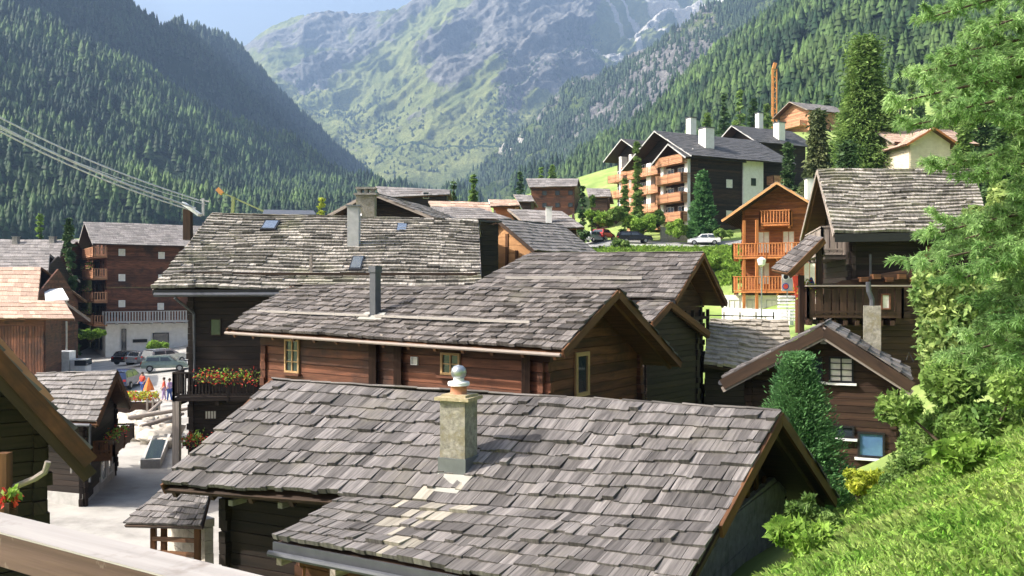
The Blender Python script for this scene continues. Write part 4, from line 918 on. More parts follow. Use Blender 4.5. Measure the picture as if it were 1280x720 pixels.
# orange chalet
O_root = thing('chalet', (22, 78, -2.7), 'bright orange wooden chalet with three balconies under a pale wide gable', 'chalet')
ap = at(971, 227, 74); rd = Vector((.39, .92, 0)) * 12; el = at(902, 275, 75.8); er = Vector((26.5, 72.2, 5.86))
hO = house(O_root, [ap, ap + rd, er, er + rd, el, el + rd], -2.9, ov=(2.0, .8, .9, 1.9), rows=(9, 9), wall='orange_shade_wall', roof='shingle_far', deck='deck_dark', wr=(.4, 1.), th=.06, ends=.2, ch=.25, barge='honey', raft=True)
gO = hO['left']; LO = gO.L
wallbox(O_root, hO, -3.2, -.35, 'plaster')
for (xa, xb, yd, dp, hh_, st) in ((950, 988, 280, 1.3, 1.15, 'bars'), (916, 1001, 321, 1.7, 1.15, 'bars'), (916, 1001, 364, 1.7, 1.25, 'bars')):
    f2 = gO.off(dp); a, b = f2.hit(xa, yd), f2.hit(xb, yd); zd = (a.z + b.z) / 2
    balcony(O_root, gO, f2.t(a), f2.t(b), zd, dp, hh_, 'orange', st, step=.24)
win_rows(O_root, gO, [LO * .25, LO * .5, LO * .75], [-2.5], 1.3, 1.9, frame='white_paint', pane='curtain'); win_rows(O_root, gO, [LO * .25, LO * .55, LO * .8], [.3, 3.0], 1.0, 1.9, frame='orange', pane='curtain', nx=2)
tw = gO.off(.9); a, b = tw.hit(904, 385), tw.hit(992, 385); mb = MB(); q_ = [Vector((p.x, p.y, -3.4)) for p in (a, b, b - gO.n * 2.5, a - gO.n * 2.5)]; mb.hexa(q_ + [Vector((p.x, p.y, -.62)) for p in q_]); mb.build('garden_storey', M['plaster'], O_root)
ta, tb = tw.t(a), tw.t(b); win_rows(O_root, tw, [ta + (tb - ta) * k for k in (.16, .42, .7, .9)], [-2.9], .95, 1.9, frame='grey_board', pane='curtain', nx=2)
for x_ in (930, 946): p = gO.off(1.5).hit(x_, 300); mb = MB(); mb.beam(Vector((p.x, p.y, -2.9)), Vector((p.x, p.y, 5.8)), .22, .22, Vector((1, 0, 0))); mb.build('post', M['orange'], O_root)
p = at(1012, 236, 80); chimney(O_root, p - Vector((0, 0, 1)), .7, .7, 1.9, 0, 'plaster', 'zinc')

# apartment blocks
def apartments(name, label, P, th, L, W, h, pitch, z0s, bay=None, whitewall=None):
    root = thing(name, Vector(P), label, 'apartment building'); ov = (2.2, 1.6, 1.4, 1.4)
    hh = simple(name, '', '', P, th, L, W, h, pitch, ov, 'log_dark', 'shingle_dark', (14, 14), rt=root, barge='grey_board', deck='deck_dark', ch=.35, th=.05)
    g = hh['left']; W_ = g.L
    wb = MB(); q = [g.pt(0, P[2] - 1, .02), g.pt(W_, P[2] - 1, .02), g.pt(W_, P[2] - 1, .12), g.pt(0, P[2] - 1, .12)]
    for a, b in ((.28, .36), (.62, .7), (.93, 1.0)):
        q = [g.pt(W_ * a, P[2] - 1, 0), g.pt(W_ * b, P[2] - 1, 0), g.pt(W_ * b, P[2] - 1, 1.3), g.pt(W_ * a, P[2] - 1, 1.3)]
        m_ = MB(); m_.hexa(q + [v + Vector((0, 0, h + .6)) for v in q]); m_.build('white_pier', M['plaster'], root)
    for k, z in enumerate(z0s):
        for (a, b, dz, dp) in ((.0, .55, -.8, 2.0), (.56, 1.0, 0, 2.6)):
            balcony(root, g, W_ * a, W_ * b, z + dz, dp, 1.1, 'balcony', 'panel', ends=(1, 1), beams=False)
            n = 3 if b < .9 else 2
            for i in range(n): t = W_ * (a + (b - a) * (i + .5) / n); window_at(root, g, t - .7, t + .7, z + dz + .15, z + dz + 2.1, frame='white_paint', pane='glass', nx=2)
    f = hh['front']
    return root, hh
AP, hAP = apartments('apartment_building', 'large apartment chalet with stacked wooden balconies and two white chimneys on the hill', (26.4, 125, 8.3), 26.4, 15.5, 14.8, 11.0, .55, [9.6, 12.35, 15.1, 17.85])
fA = hAP['front']
# projecting bay gable
bay = gable((26.4 + .444 * 0 - .896 * 1.3, 125 - .444 * 1.3, 8.3), 26.4, 9, 6.2, 10.6, .6, (1.6, .3, 1.0, 1.0)); house(AP, bay, 8, ov=ovs((1.6, .3, 1.0, 1.0), .6), rows=(9, 9), wall='log_brown', roof='shingle_dark', wr=(.4, 1.2), th=.05, ends=0, raft=False, ridge=False, barge='grey_board', deck='deck_dark', ch=.35)
bg_ = Face((26.4 - .896 * 1.3 - .444 * 6.2, 125 - .444 * 1.3 + .896 * 6.2), (26.4 - .896 * 1.3, 125 - .444 * 1.3), Vector((-.896, -.444, 0))).off(.12)
for z in (9.7, 12.45, 15.2): balcony(AP, bg_, .1, 6.1, z, 1.5, 1.1, 'balcony', 'panel', beams=False); win_rows(AP, bg_, [1.8, 4.3], [z + .15], 1.5, 1.9, frame='white_paint', pane='glass', nx=2)
for z in (9.7, 12.45, 15.2, 17.0):
    for t in (.25, 5.9): mb = MB(); mb.beam(bg_.pt(t, z - 1.5, .2), bg_.pt(t, z + 1.2, .2), .7, .5, bg_.r); mb.build('white_pier', M['plaster'], AP)
win_rows(AP, fA, [5.6], [10.0, 14.5], 1.1, 1.2, frame='white_paint', pane='curtain'); 
mb = MB(); a, b = 8.0, 11.8; q = [fA.pt(a, 8, 0), fA.pt(b, 8, 0), fA.pt(b, 8, .25), fA.pt(a, 8, .25)]; mb.hexa(q + [v + Vector((0, 0, 10.6)) for v in q]); mb.build('white_wall', M['plaster'], AP)
win_rows(AP, fA.off(.25), [9.9], [15.0], .9, 1.1, frame='iron', pane='glass')
for z in (10, 12.7, 15.4): balcony(AP, fA, 12.7, 15.2, z, 1.4, 1.1, 'balcony', 'panel', beams=False)
for px_, pt_, Y_, w_ in ((864, 148, 134, 1.1), (883, 161, 129, 1.6)): p = at(px_, pt_, Y_); chimney(AP, p - Vector((0, 0, 3)), w_, w_, 3.0, R(26), 'plaster', 'zinc', capt=.15, capo=.1)
AP2, h2 = apartments('apartment_building', 'second dark apartment block behind and above the larger one, two white chimneys', (42.5, 150, 12), 26.4, 10, 10, 13.4, .6, [14.5, 17.2, 19.9, 22.6])
for px_, pt_, Y_, w_ in ((949, 142, 160, 1.0), (974, 154, 153, 1.4)): p = at(px_, pt_, Y_); chimney(AP2, p - Vector((0, 0, 4)), w_, w_, 4.0, R(26), 'plaster', 'zinc', capt=.15, capo=.1)
AP3, h3 = apartments('apartment_building', 'narrow apartment chalet with angled balconies, half hidden by a larch, left of the large block', (23.0, 150, 12.5), 26.4, 5, 9, 11, .55, [14.0, 16.8, 19.6])

# tall chalet at the square, left
Lr = thing('chalet_hotel', (-52.5, 116, -9), 'tall brown chalet block with white ground floor and flowered corner balconies by the square', 'building')
hL = simple('x', '', '', (-52.5, 114, -9), 33, 17, 13, 15.2, .42, (1.8, 1, 1.3, 1.3), 'log_red', 'shingle_far', (12, 10), rt=Lr, barge='pale_wood', deck='deck_dark', ch=.35)
wallbox(Lr, hL, -11.5, -4.7, 'plaster'); fL, gL = hL['front'], hL['left']
balcony(Lr, fL, -.5, 12.5, -4.4, 1.6, 1.35, 'grey_board', 'bars', step=.35)
for z, dz in ((-4.6, 0), (-1.6, 0), (1.4, 0), (4.2, 0)):
    b_ = balcony(Lr, gL, gL.L * .1, gL.L + .9, z, 1.6, 1.05, 'balcony', 'bars', step=.3)
    if z < 4: flowers(b_, gL.pt(gL.L * .2, z + 1.15, 1.75), gL.pt(gL.L * .95, z + 1.15, 1.75), 260, .55, 'blossom_pink', dep=.25)
    win_rows(Lr, gL, [gL.L * .3, gL.L * .6, gL.L * .85], [z + .2], 1.2, 2.0, frame='deck', pane='glass')
for t, z in ((1.8, -2.5), (6.6, -2.9), (1.8, .9), (6.7, .9), (1.8, 4.2), (6.7, 3.9)): window_at(Lr, fL, t - .4, t + .4, z, z + .9, frame='white_paint', pane='curtain', fw=.08)
window(Lr, fL.off(.2), 191, 416, 211, 438, frame='iron', pane='glass', fw=.12); window(Lr, fL.off(.2), 152, 411, 158, 446, frame='iron', pane='glass', fw=.08); window(Lr, fL.off(.2), 166, 424, 184, 428, frame='iron', pane='iron', fw=.1)
win_rows(Lr, gL.off(.2), [3, 6.5, 10], [-8.2], 1.2, 2.2, frame='iron', pane='glass')

# small barn H
Hr = thing('small_barn', (-18, 37, -8.6), 'small dark barn with a pale shingle roof beside the street and the boulders', 'barn')
rf = pts6(at(46, 467, 38.4), at(146, 464, 37), at(8, 524, 35), at(121, 527, 33.6), at(70, 500, 42.5), at(164, 506, 41))
hH = house(Hr, rf, -8.9, ov=(.3, .9, .7, .7), rows=(10, 8), wall='log_dark', roof='shingle_far', wr=(.3, .9), th=.07, lift=.05, sag=.04, ends=.2, ch=.22, deck='deck', barge='deck')
wallbox(Hr, hH, -9.2, -8.05, 'foundation', 'foundation')
window(Hr, hH['right'], 126, 575, 132, 600, frame='white_paint', pane='glass', fw=.05); window(Hr, hH['right'], 134, 568, 139, 592, frame='white_paint', pane='glass', fw=.05)
gutter(Hr, hH['F1'] + Vector((-.2, -.1, -.12)), hH['F0'] + Vector((0, -.1, -.12)), ((-.3, .6, -.3), (0, 0, -2)), .06)
balcony(Hr, hH['right'], hH['right'].L * .25, hH['right'].L * .98, -6.8, .8, .5, 'deck', 'boards'); flowers(Hr, hH['right'].pt(.6, -6.2, .85), hH['right'].pt(3.2, -6.1, .85), 160, .16)
mb = MB(); fH = hH['front']; mb.beam(fH.pt(fH.L - 1.0, -5.9, .3), fH.pt(fH.L - .1, -5.9, .3), .06, .06); mb.beam(fH.pt(fH.L - .15, -7.2, .3), fH.pt(fH.L - .15, -5.9, .3), .06, .06, Vector((1, 0, 0))); mb.build('bracket', M['pale_wood'], Hr)

# foreground house, left edge
def edge_roof(label, E, gd, rd, t, rise, L, zb, rows, barge, wallm, name='timber_house'):
    E = Vector(E); gd = Vector((*gd, 0)).normalized(); rd = Vector((*rd, 0)).normalized(); root = thing(name, (E.x + gd.x * t, E.y + gd.y * t + 3, zb), label, 'house')
    ap = E + gd * t + Vector((0, 0, rise)); el = E + gd * 2 * t
    return root, house(root, [ap, ap + rd * L, E, E + rd * L, el, el + rd * L], zb, ov=(.8, .4, .9, .9), rows=(rows, rows), wall=wallm, roof='shingle', deck='deck', wr=(.15, .4), th=.05, lift=.04, sag=.02, ends=.15, barge=None)
Gr, hG = edge_roof('steep wooden gable with heavy verge boards cut off by the left picture edge', at(112, 560, 13), (-.785, -.62), (-.62, .785), 2.0, 2.65, 3.0, -8.4, 9, 'deck', 'log_dark')
for nm, dz, hh_, mt, oo in (('verge_board', .20, .22, 'log_red', .05), ('verge_trim', .42, .22, 'deck_dark', .02)):
    n_ = Vector((.62, -.785, 0)); mb = MB(); mb.beam(hG['R0'] + n_ * oo - Vector((0, 0, dz)), hG['F0'] + n_ * oo - Vector((0, 0, dz)), .07, hh_, n_); mb.build(nm, M[mt], Gr)
gg = hG['left']
for k in range(0): mb = MB(); mb.beam(gg.pt(gg.L * .98 - .9 * k, -2.9 + 1.0 * k, -.3), gg.pt(gg.L * .98 - .9 * k, -2.9 + 1.0 * k, .75), .16, .2); mb.build('purlin', M['deck'], Gr)
pp = [at(-30, 606, 11.5), at(10, 612, 11.4), at(44, 598, 11.3), at(56, 590, 11.3), at(60, 577, 11.3)]
mb = MB(); mb.tube(pp, .04, 8); mb.build('downpipe', M['grey_wood'], Gr)
mb = MB(); mb.beam(at(5, 566, 11.3), at(5, 700, 11.3), .14, .14, Vector((1, 0, 0))); mb.build('porch_post', M['deck'], Gr)
flowers(Gr, at(11, 636, 11.0), at(17, 636, 11.0), 60, .1, box=True, dep=.035)
Gr2, hG2 = edge_roof('brown gable verge just behind the nearer one at the left picture edge', at(59, 492, 17.5), (-.785, -.62), (-.62, .785), 1.5, 2.0, 3.0, -8.4, 7, 'deck', 'log_dark')
n_ = Vector((.62, -.785, 0)); mb = MB(); mb.beam(hG2['R0'] + n_ * .05 - Vector((0, 0, .2)), hG2['F0'] + n_ * .05 - Vector((0, 0, .2)), .07, .3, n_); mb.build('verge_board', M['balcony'], Gr2)

# left background cluster
def roofhouse(label, TL, TR, BR, BL, w, d, zb, wall, roof, rows, cat='house', name='timber_house', **kw):
    TL, TR, BR, BL = at(*TL), at(*TR), at(*BR), at(*BL); c = (TL + TR) / 2; root = thing(name, (c.x, c.y, zb), label, cat)
    for k, v in dict(wr=(.4, 1.3), th=.06, ends=0, raft=False, ridge=False, barge='grey_wood', ov=(.5, .6, .7, .7), ch=.28).items(): kw.setdefault(k, v)
    hh = house(root, pts6(TL, TR, BL, BR, w=w, d=d), zb, rows=(rows, rows), wall=wall, roof=roof, **kw); return root, hh
Ir, hI = roofhouse('brown board shed with a reddish sunlit roof at the left picture edge', (-60, 374, 79), (80, 376, 77), (93, 398, 73), (-60, 398, 74), 3.5, 1.8, -9, 'log_red', 'shingle_rose', 5, 'shed', 'board_shed', ov=(.3, 2.6, .8, .6))
mb = MB(); f = hI['front']
for k in range(30): t = f.L * (k + .5) / 30; mb.beam(f.pt(t, -9, .03), f.pt(t, -3.2, .03), .04, f.L / 30 * .9, f.n)
mb.build('board_cladding', M['log_red'], Ir)
Jr, hJ = roofhouse('house with a light peach-coloured roof above the brown board shed', (-60, 333, 92), (51, 334, 90), (47, 376, 83), (-60, 375, 84), 7, 3.6, -9, 'log_red', 'shingle_rose', 8, ov=(.3, .7, .8, .6), barge='deck')
K1, _ = roofhouse('grey roofed house in shade just above the peach roof, left edge', (-60, 318, 101), (62, 318, 100), (60, 338, 95), (-60, 341, 95), 6, 3, -9, 'log_dark', 'shingle_far', 6)
K2, hK2 = roofhouse('long grey roof of the farthest house at the left edge, beside a spruce', (-60, 298, 121), (80, 300, 119), (72, 330, 110), (-60, 325, 111), 8, 3.5, -9, 'log_brown', 'shingle_far', 8)
for x_ in (20, 66): p = at(x_, 296, 118); chimney(K2, p - Vector((0, 0, 1.4)), .7, .7, 1.4, 0, 'stone', 'lead')
K3, _ = roofhouse('small grey roof between the spruce and the tall chalet', (84, 298, 130), (104, 300, 129), (102, 312, 125), (84, 312, 125), 5, 2, -8, 'log_brown', 'shingle_far', 4)
wt = thing('awning', at(72, 372, 85), 'pale sloping awning over the lane between the spruce and the board shed', 'awning')
mb = MB(); mb.slab([at(55, 362, 88), at(78, 360, 88), at(86, 374, 82), at(57, 376, 82)], .12); mb.build('canvas', M['white_paint'], wt); mb = MB(); [mb.beam(at(x_, y_, Y_), at(x_, y_, Y_) - Vector((0, 0, 7)), .12, .12, Vector((1, 0, 0))) for x_, y_, Y_ in ((60, 375, 83), (83, 374, 83))]; mb.build('poles', M['steel'], wt)

# middle background
Mr = thing('house', (-12, 66, -4), 'dark gabled house with a broad stone chimney rising behind the big shingle roof', 'house')
ap = at(463, 240, 62); rd = Vector((.25, .97, 0)).normalized() * 12
gdv = Vector((.97, -.25, 0)); er = ap + gdv * 5.2 - Vector((0, 0, 2.07)); el = ap - gdv * 3.7 - Vector((0, 0, 1.75))
hM = house(Mr, [ap, ap + rd, er, er + rd, el, el + rd], -4, ov=(1.4, .8, .8, .8), rows=(8, 8), wall='log_dark', roof='shingle_far', wr=(.3, .9), th=.05, ends=0, raft=False, barge='grey_wood', deck='deck_dark')
cm = chimney(Mr, at(458, 272, 60), 1.25, .9, 1.5, 0, 'stone_render', 'stone', capt=.12, capo=.15)
mb = MB(); c0 = at(458, 242, 60); [mb.box(c0 + Vector((x_, 0, .1)), .25, .6, .35) for x_ in (-.45, 0, .45)]; mb.box(c0 + Vector((0, 0, .34)), 1.35, .9, .14); mb.build('chimney_hood', M['stone'], cm)
mb = MB(); mb.slab([at(437, 266, 59.5), at(452, 267, 59.5), at(452, 270, 58.8), at(437, 269, 58.8)], .1); mb.build('ledge', M['white_paint'], cm)
Nr, hN = roofhouse('long low dark building with flat grey roof in the middle distance', (470, 233, 128), (562, 237, 128), (562, 243, 122), (478, 247, 120), 6, .8, 4, 'log_dark', 'shingle_far', 4, 'building', 'house')
Nf = hN['front']; window_at(Nr, Nf, Nf.L * .62, Nf.L * .72, 12.4, 13.3, frame='white_paint', pane='glass')
Tr, _ = roofhouse('pale tiled roof house in front of the two small trees', (536, 251, 98), (610, 253, 97), (618, 273, 90), (548, 272, 91), 5, 2.2, 0, 'log_red', 'shingle_rose', 6)
T2, _ = roofhouse('low grey roof running beside the dark gable and broad chimney', (540, 258, 88), (600, 260, 86), (640, 274, 80), (520, 272, 82), 5, 2.2, 0, 'log_brown', 'shingle_far', 6)
Or2, ho2 = roofhouse('little orange house with pale roof between two grey roofs', (611, 249, 104), (646, 250, 103), (650, 257, 100), (613, 258, 100), 4, 1.6, 0, 'orange', 'shingle_rose', 4, barge='white_paint')
Pr, hP = roofhouse('square brown house with thin pale roof standing alone in the distance', (658, 223, 176), (723, 223, 174), (721, 233, 168), (662, 234, 169), 9, 2.6, 12, 'log_red', 'shingle_far', 4)
win_rows(Pr, hP['front'], [2.5, 5, 7.5], [15.5, 17.8], .9, .9, frame='deck_dark', pane='glass'); balcony(Pr, hP['left'], 1, hP['left'].L - 1, 16, 1.5, 1, 'grey_wood', 'panel', beams=False)
P2, _ = roofhouse('small grey roofed cottage below the narrow apartment chalet', (733, 235, 150), (762, 236, 149), (764, 246, 145), (736, 246, 146), 5, 2, 6, 'log_brown', 'shingle_far', 4, 'cottage', 'cottage')
P3, _ = roofhouse('tiny grey roofed hut beside the square brown house', (642, 243, 150), (664, 244, 149), (668, 252, 146), (648, 252, 146), 4, 1.6, 8, 'log_brown', 'shingle_far', 3, 'hut', 'hut')
Qr, hQ = roofhouse('grey roofed house with one thin white chimney, above the orange gable wall', (635, 261, 80), (702, 264, 78), (730, 284, 73), (668, 288, 73), 5, 2, 0, 'log_brown', 'shingle_far', 6)
chimney(Qr, at(686, 276, 75), .5, .5, 1.15, 0, 'plaster', 'lead')
# R orange gable
Rr = thing('house', (1, 55, -6), 'house with apricot gable wall and a plain grey roof behind the big shingle roof', 'house')
ap = at(622, 274, 52); rd = Vector((.65, .76, 0)) * 6.3; er = Vector((1.28, 50.2, 2.15)); el = Vector((-2.98, 53.8, 2.15))
hR = house(Rr, [ap, ap + rd, er, er + rd, el, el + rd], -6, ov=(.35, .5, .3, .5), rows=(10, 10), wall='orange', roof='shingle_far', wr=(.2, .6), th=.04, ends=0, raft=False, barge='deck_dark', gable_wall='honey', ch=.5)
gR_ = hR['left']
for px_ in (634, 646): p = gR_.hit(px_, 320); mb = MB(); mb.beam(Vector((p.x, p.y, -4)), Vector((p.x, p.y, 3.2 if px_ < 640 else 2.2)), .2, .12, gR_.r); mb.build('timber_post', M['deck'], Rr)
cx = thing('shed_or_shade_wall', (-1.2, 48.5, -8), 'added dark wall standing in for shade between the big roof and the apricot gable', 'shed')  # added block: a dark wall in place of roof shade beside the gable
a, b = at(596, 290, 48.6), at(621, 290, 49.6); ztop = at(600, 276, 48.6).z
mb = MB(); log_wall(mb, a, b, -8, [(0, ztop), (1, ztop - .1)], .28, .2, .01); c2 = b + Vector((-1.5, 3, 0)); log_wall(mb, b, c2, -8, [(0, ztop - .1), (1, ztop - .1)], .28, .2, .01); c3 = a + Vector((-1.5, 3, 0)); log_wall(mb, a, c3, -8, [(0, ztop), (1, ztop)], .28, .2, .01); mb.build('wall', M['log_dark'], cx)
zt = Vector((0, 0, ztop)); mb = MB(); v0 = [Vector((p.x, p.y, ztop + .06)) for p in (a + Vector((-.2, -.3, 0)), b + Vector((.3, -.3, 0)), c2, c3)]; mb.slab(v0, .1); mb.build('roof', M['shingle_dark'], cx)
# log chalet on the upper slope, cream house behind the pine
P_ = at(1012, 160, 205); Ur = thing('log_chalet', P_, 'log chalet high on the slope beside the orange crane mast', 'chalet')
hU = simple('x', '', '', P_, 24, 11, 10, 4.5, .5, (1.6, 1, 1, 1), 'balcony', 'shingle_far', (8, 8), rt=Ur, ch=.4); balcony(Ur, hU['left'], .5, 9, P_.z + .8, 1.8, 1.1, 'balcony', 'panel', beams=False)
P_ = at(1122, 208, 95); Vr = thing('house', P_, 'cream house with an orange gable partly hidden by the foreground pine', 'house')
hV = simple('x', '', '', P_, 8, 8, 8, 2.9, .5, (.9, .9, .9, .9), 'plaster_cream', 'shingle_rose', (7, 7), rt=Vr, ch=.5); win_rows(Vr, hV['front'], [1.2, 3, 5.4], [P_.z + .6], 1.1, 1.5, frame='deck', pane='curtain')
Vq = thing('orange_gabled_wing', P_ + Vector((4.5, -2.2, -.3)), 'small orange gabled wing in front of the cream house behind the pine', 'house')
gq = gable(P_ + Vector((4.5, -2.2, -.3)), 98, 5, 4.5, 2.6, .6, (.8, .2, .8, .8)); house(Vq, gq, P_.z - 3, ov=ovs((.8, .2, .8, .8), .6), rows=(5, 5), wall='plaster_cream', roof='shingle_rose', ends=0, raft=False, ridge=False, wr=(.4, 1), barge='orange')

# retaining walls on the hill
def stonewall(label, pts, h, mat='stone', th=.5):
    root = None; mb = MB(); c = Vector(pts[0]); V = []
    for (a, b) in zip(pts[:-1], pts[1:]):
        a, b = Vector(a), Vector(b); L = (b - a).length; rows = max(2, int(h / .45))
        for r_ in range(rows):
            n = max(2, int(L / .8)); 
            for k in range(n):
                t0, t1 = (k + (r_ % 2) * .5 * 0 + .03) / n, (k + .97) / n; z = Vector((0, 0, h * r_ / rows)); o = Vector((0, random.uniform(-.08, .08), 0))
                mb.beam(a.lerp(b, t0) + z + o, a.lerp(b, t1) + z + o, th, h / rows * .95)
    return tag(mb.build('stone_wall', M[mat], None, c), label, 'wall')
stonewall('rough boulder retaining wall on the bank under the large apartment block', [gnd(20.5, 121.5, -.2), gnd(24, 121.8, -.2), gnd(27, 122, -.2)], 2.4, 'boulder')
stonewall('white parapet wall beside the parking road, in front of the apartments', [gnd(6, 112.6, -.1), gnd(14, 114.4, -.1), gnd(26, 113, -.1)], .7, 'plaster')
stonewall('pale garden wall below the orange chalet', [at(905, 398, 62), at(945, 400, 60), at(990, 402, 58)], 1.0, 'plaster')

#%%PROPS
# ---------------------------------------------------------------- cars
def car(name, label, P, heading, paint, kind='hatch', group=None):
    P = Vector(P); root = thing(name, P, label, 'car', group); c, s_ = math.cos(heading), math.sin(heading)
    W = lambda x, y, z: Vector((P.x + x * c - y * s_, P.y + x * s_ + y * c, P.z + z))
    if kind == 'hatch': prof = [(-2.05, .35), (-2.1, .62), (-2.0, .95), (-1.85, 1.0), (-1.55, 1.42), (-.6, 1.48), (.35, 1.44), (1.0, .98), (1.85, .82), (2.1, .6), (2.1, .35)]
    else: prof = [(-2.3, .35), (-2.35, .7), (-2.25, 1.0), (-2.1, 1.45), (-1.6, 1.56), (.2, 1.56), (1.0, 1.1), (2.1, .9), (2.3, .6), (2.3, .35)]
    hw = .86; mb = MB(); n = len(prof)
    def half(z): return hw * (1 if z < .95 else 1 - .22 * (z - .95) / .55)
    for i in range(n):
        (x0, z0), (x1, z1) = prof[i], prof[(i + 1) % n]; a, b = half(z0), half(z1)
        mb.face([W(x0, -a, z0), W(x1, -b, z1), W(x1, b, z1), W(x0, a, z0)])
    for sg in (-1, 1): mb.face([W(x, sg * half(z), z) for x, z in prof][::sg])
    body = mb.build('body', M[paint], root)
    gl = MB(); roofp = [p for p in prof if p[1] > .97]
    xa, xb = roofp[0][0], roofp[-1][0]
    for sg in (-1, 1):
        for u0, u1 in ((.08, .48), (.52, .86)):
            xs_ = [xa + (xb - xa) * u for u in (u0, u1)]; q = [W(xs_[0], sg * (half(1.0) + .012), 1.02), W(xs_[1], sg * (half(1.0) + .012), 1.02), W(xs_[1] - (.3 if u1 > .8 else 0), sg * (half(1.36) + .012), 1.36), W(xs_[0] + (.12 if u0 < .1 else 0), sg * (half(1.36) + .012), 1.36)]
            gl.face(q[::sg])
    for (xA, zA), (xB, zB) in ((prof[-4] if kind == 'hatch' else prof[-4], prof[-5]), (prof[3], prof[4])):
        dx = .02 if xA > 0 else -.02; gl.face([W(xA + dx, -half(zA) * .86, zA + .04), W(xA + dx, half(zA) * .86, zA + .04), W(xB + dx, half(zB) * .86, zB - .03), W(xB + dx, -half(zB) * .86, zB - .03)])
    gl.build('windows', M['glass'], root)
    for x in (-1.3, 1.32):
        for sg in (-1, 1):
            w_ = MB(); w_.tube([W(x, sg * .70, .32), W(x, sg * .90, .32)], .32, 14); wo = w_.build('wheel', M['rubber'], root); r_ = MB(); r_.tube([W(x, sg * .89, .32), W(x, sg * .915, .32)], .19, 10); r_.build('rim', M['steel'], wo)
    xe = prof[-1][0]; xr = prof[0][0]
    for sg in (-1, 1):
        l = MB(); l.beam(W(xe - .03, sg * .72, .66), W(xe - .03, sg * .48, .66), .1, .14); l.build('headlight', M['lamp_clear'], root)
        l = MB(); l.beam(W(xr + .0, sg * .80, .8), W(xr + .0, sg * .58, .8), .1, .16); l.build('tail_light', M['lamp_red'], root)
    return root
def gcar(label, px, Y, head, paint, kind='hatch', dz=.16): x = (px - 640) / FPX * Y; return car('parked_car', label, gnd(x, Y, dz), head, paint, kind)
gcar('white hatchback parked below the tall round conifer on the hill road', 880, 116.5, R(172), 'car_white'); gcar('black estate car parked below the green bushes on the hill road', 793, 117, R(5), 'car_black', 'estate')
gcar('silver car at the left end of the hill road', 742, 118.5, R(50), 'car_silver'); gcar('dark red car half hidden behind the silver one', 754, 120.5, R(60), 'car_red')
gcar('black car in the row at the square, nearest the doorway of the tall chalet', 165, 95, R(70), 'car_black'); gcar('silver grey car in the middle of the row at the square', 184, 92, R(65), 'car_silver')
gcar('grey car next to the dark timber house wall in the row at the square', 207, 91, R(60), 'car_silver', 'estate'); gcar('grey-green car in front of the row at the square', 206, 84, R(20), 'car_green'); gcar('dark blue car behind the ridge of the small pale-roofed barn', 157, 74, R(95), 'car_blue', 'estate')
# van
x = (66 - 640) / FPX * 82; vr = thing('delivery_van', gnd(x, 82, .14), 'white box van behind the small barn roof on the left', 'van'); p = gnd(x, 82, .14)
mb = MB(); mb.box(p + Vector((0, 0, 1.6)), 3.4, 2.1, 2.1, .2); mb.build('cargo_box', M['white_paint'], vr); mb = MB(); mb.box(p + Vector((2.4, .45, 1.15)), 1.3, 2.0, 1.5, .2); mb.build('cab', M['car_white'], vr); mb = MB(); mb.box(p + Vector((2.6, .5, 1.6)), 1.0, 2.04, .5, .2); mb.build('windows', M['glass'], vr)
for dx in (-1, 2.3):
    for dy in (-.95, .95): mb = MB(); q = p + Vector((dx, dy + dx * .2, .38)); mb.tube([q - Vector((0, .12, 0)), q + Vector((0, .12, 0))], .38, 12); mb.build('wheel', M['rubber'], vr)

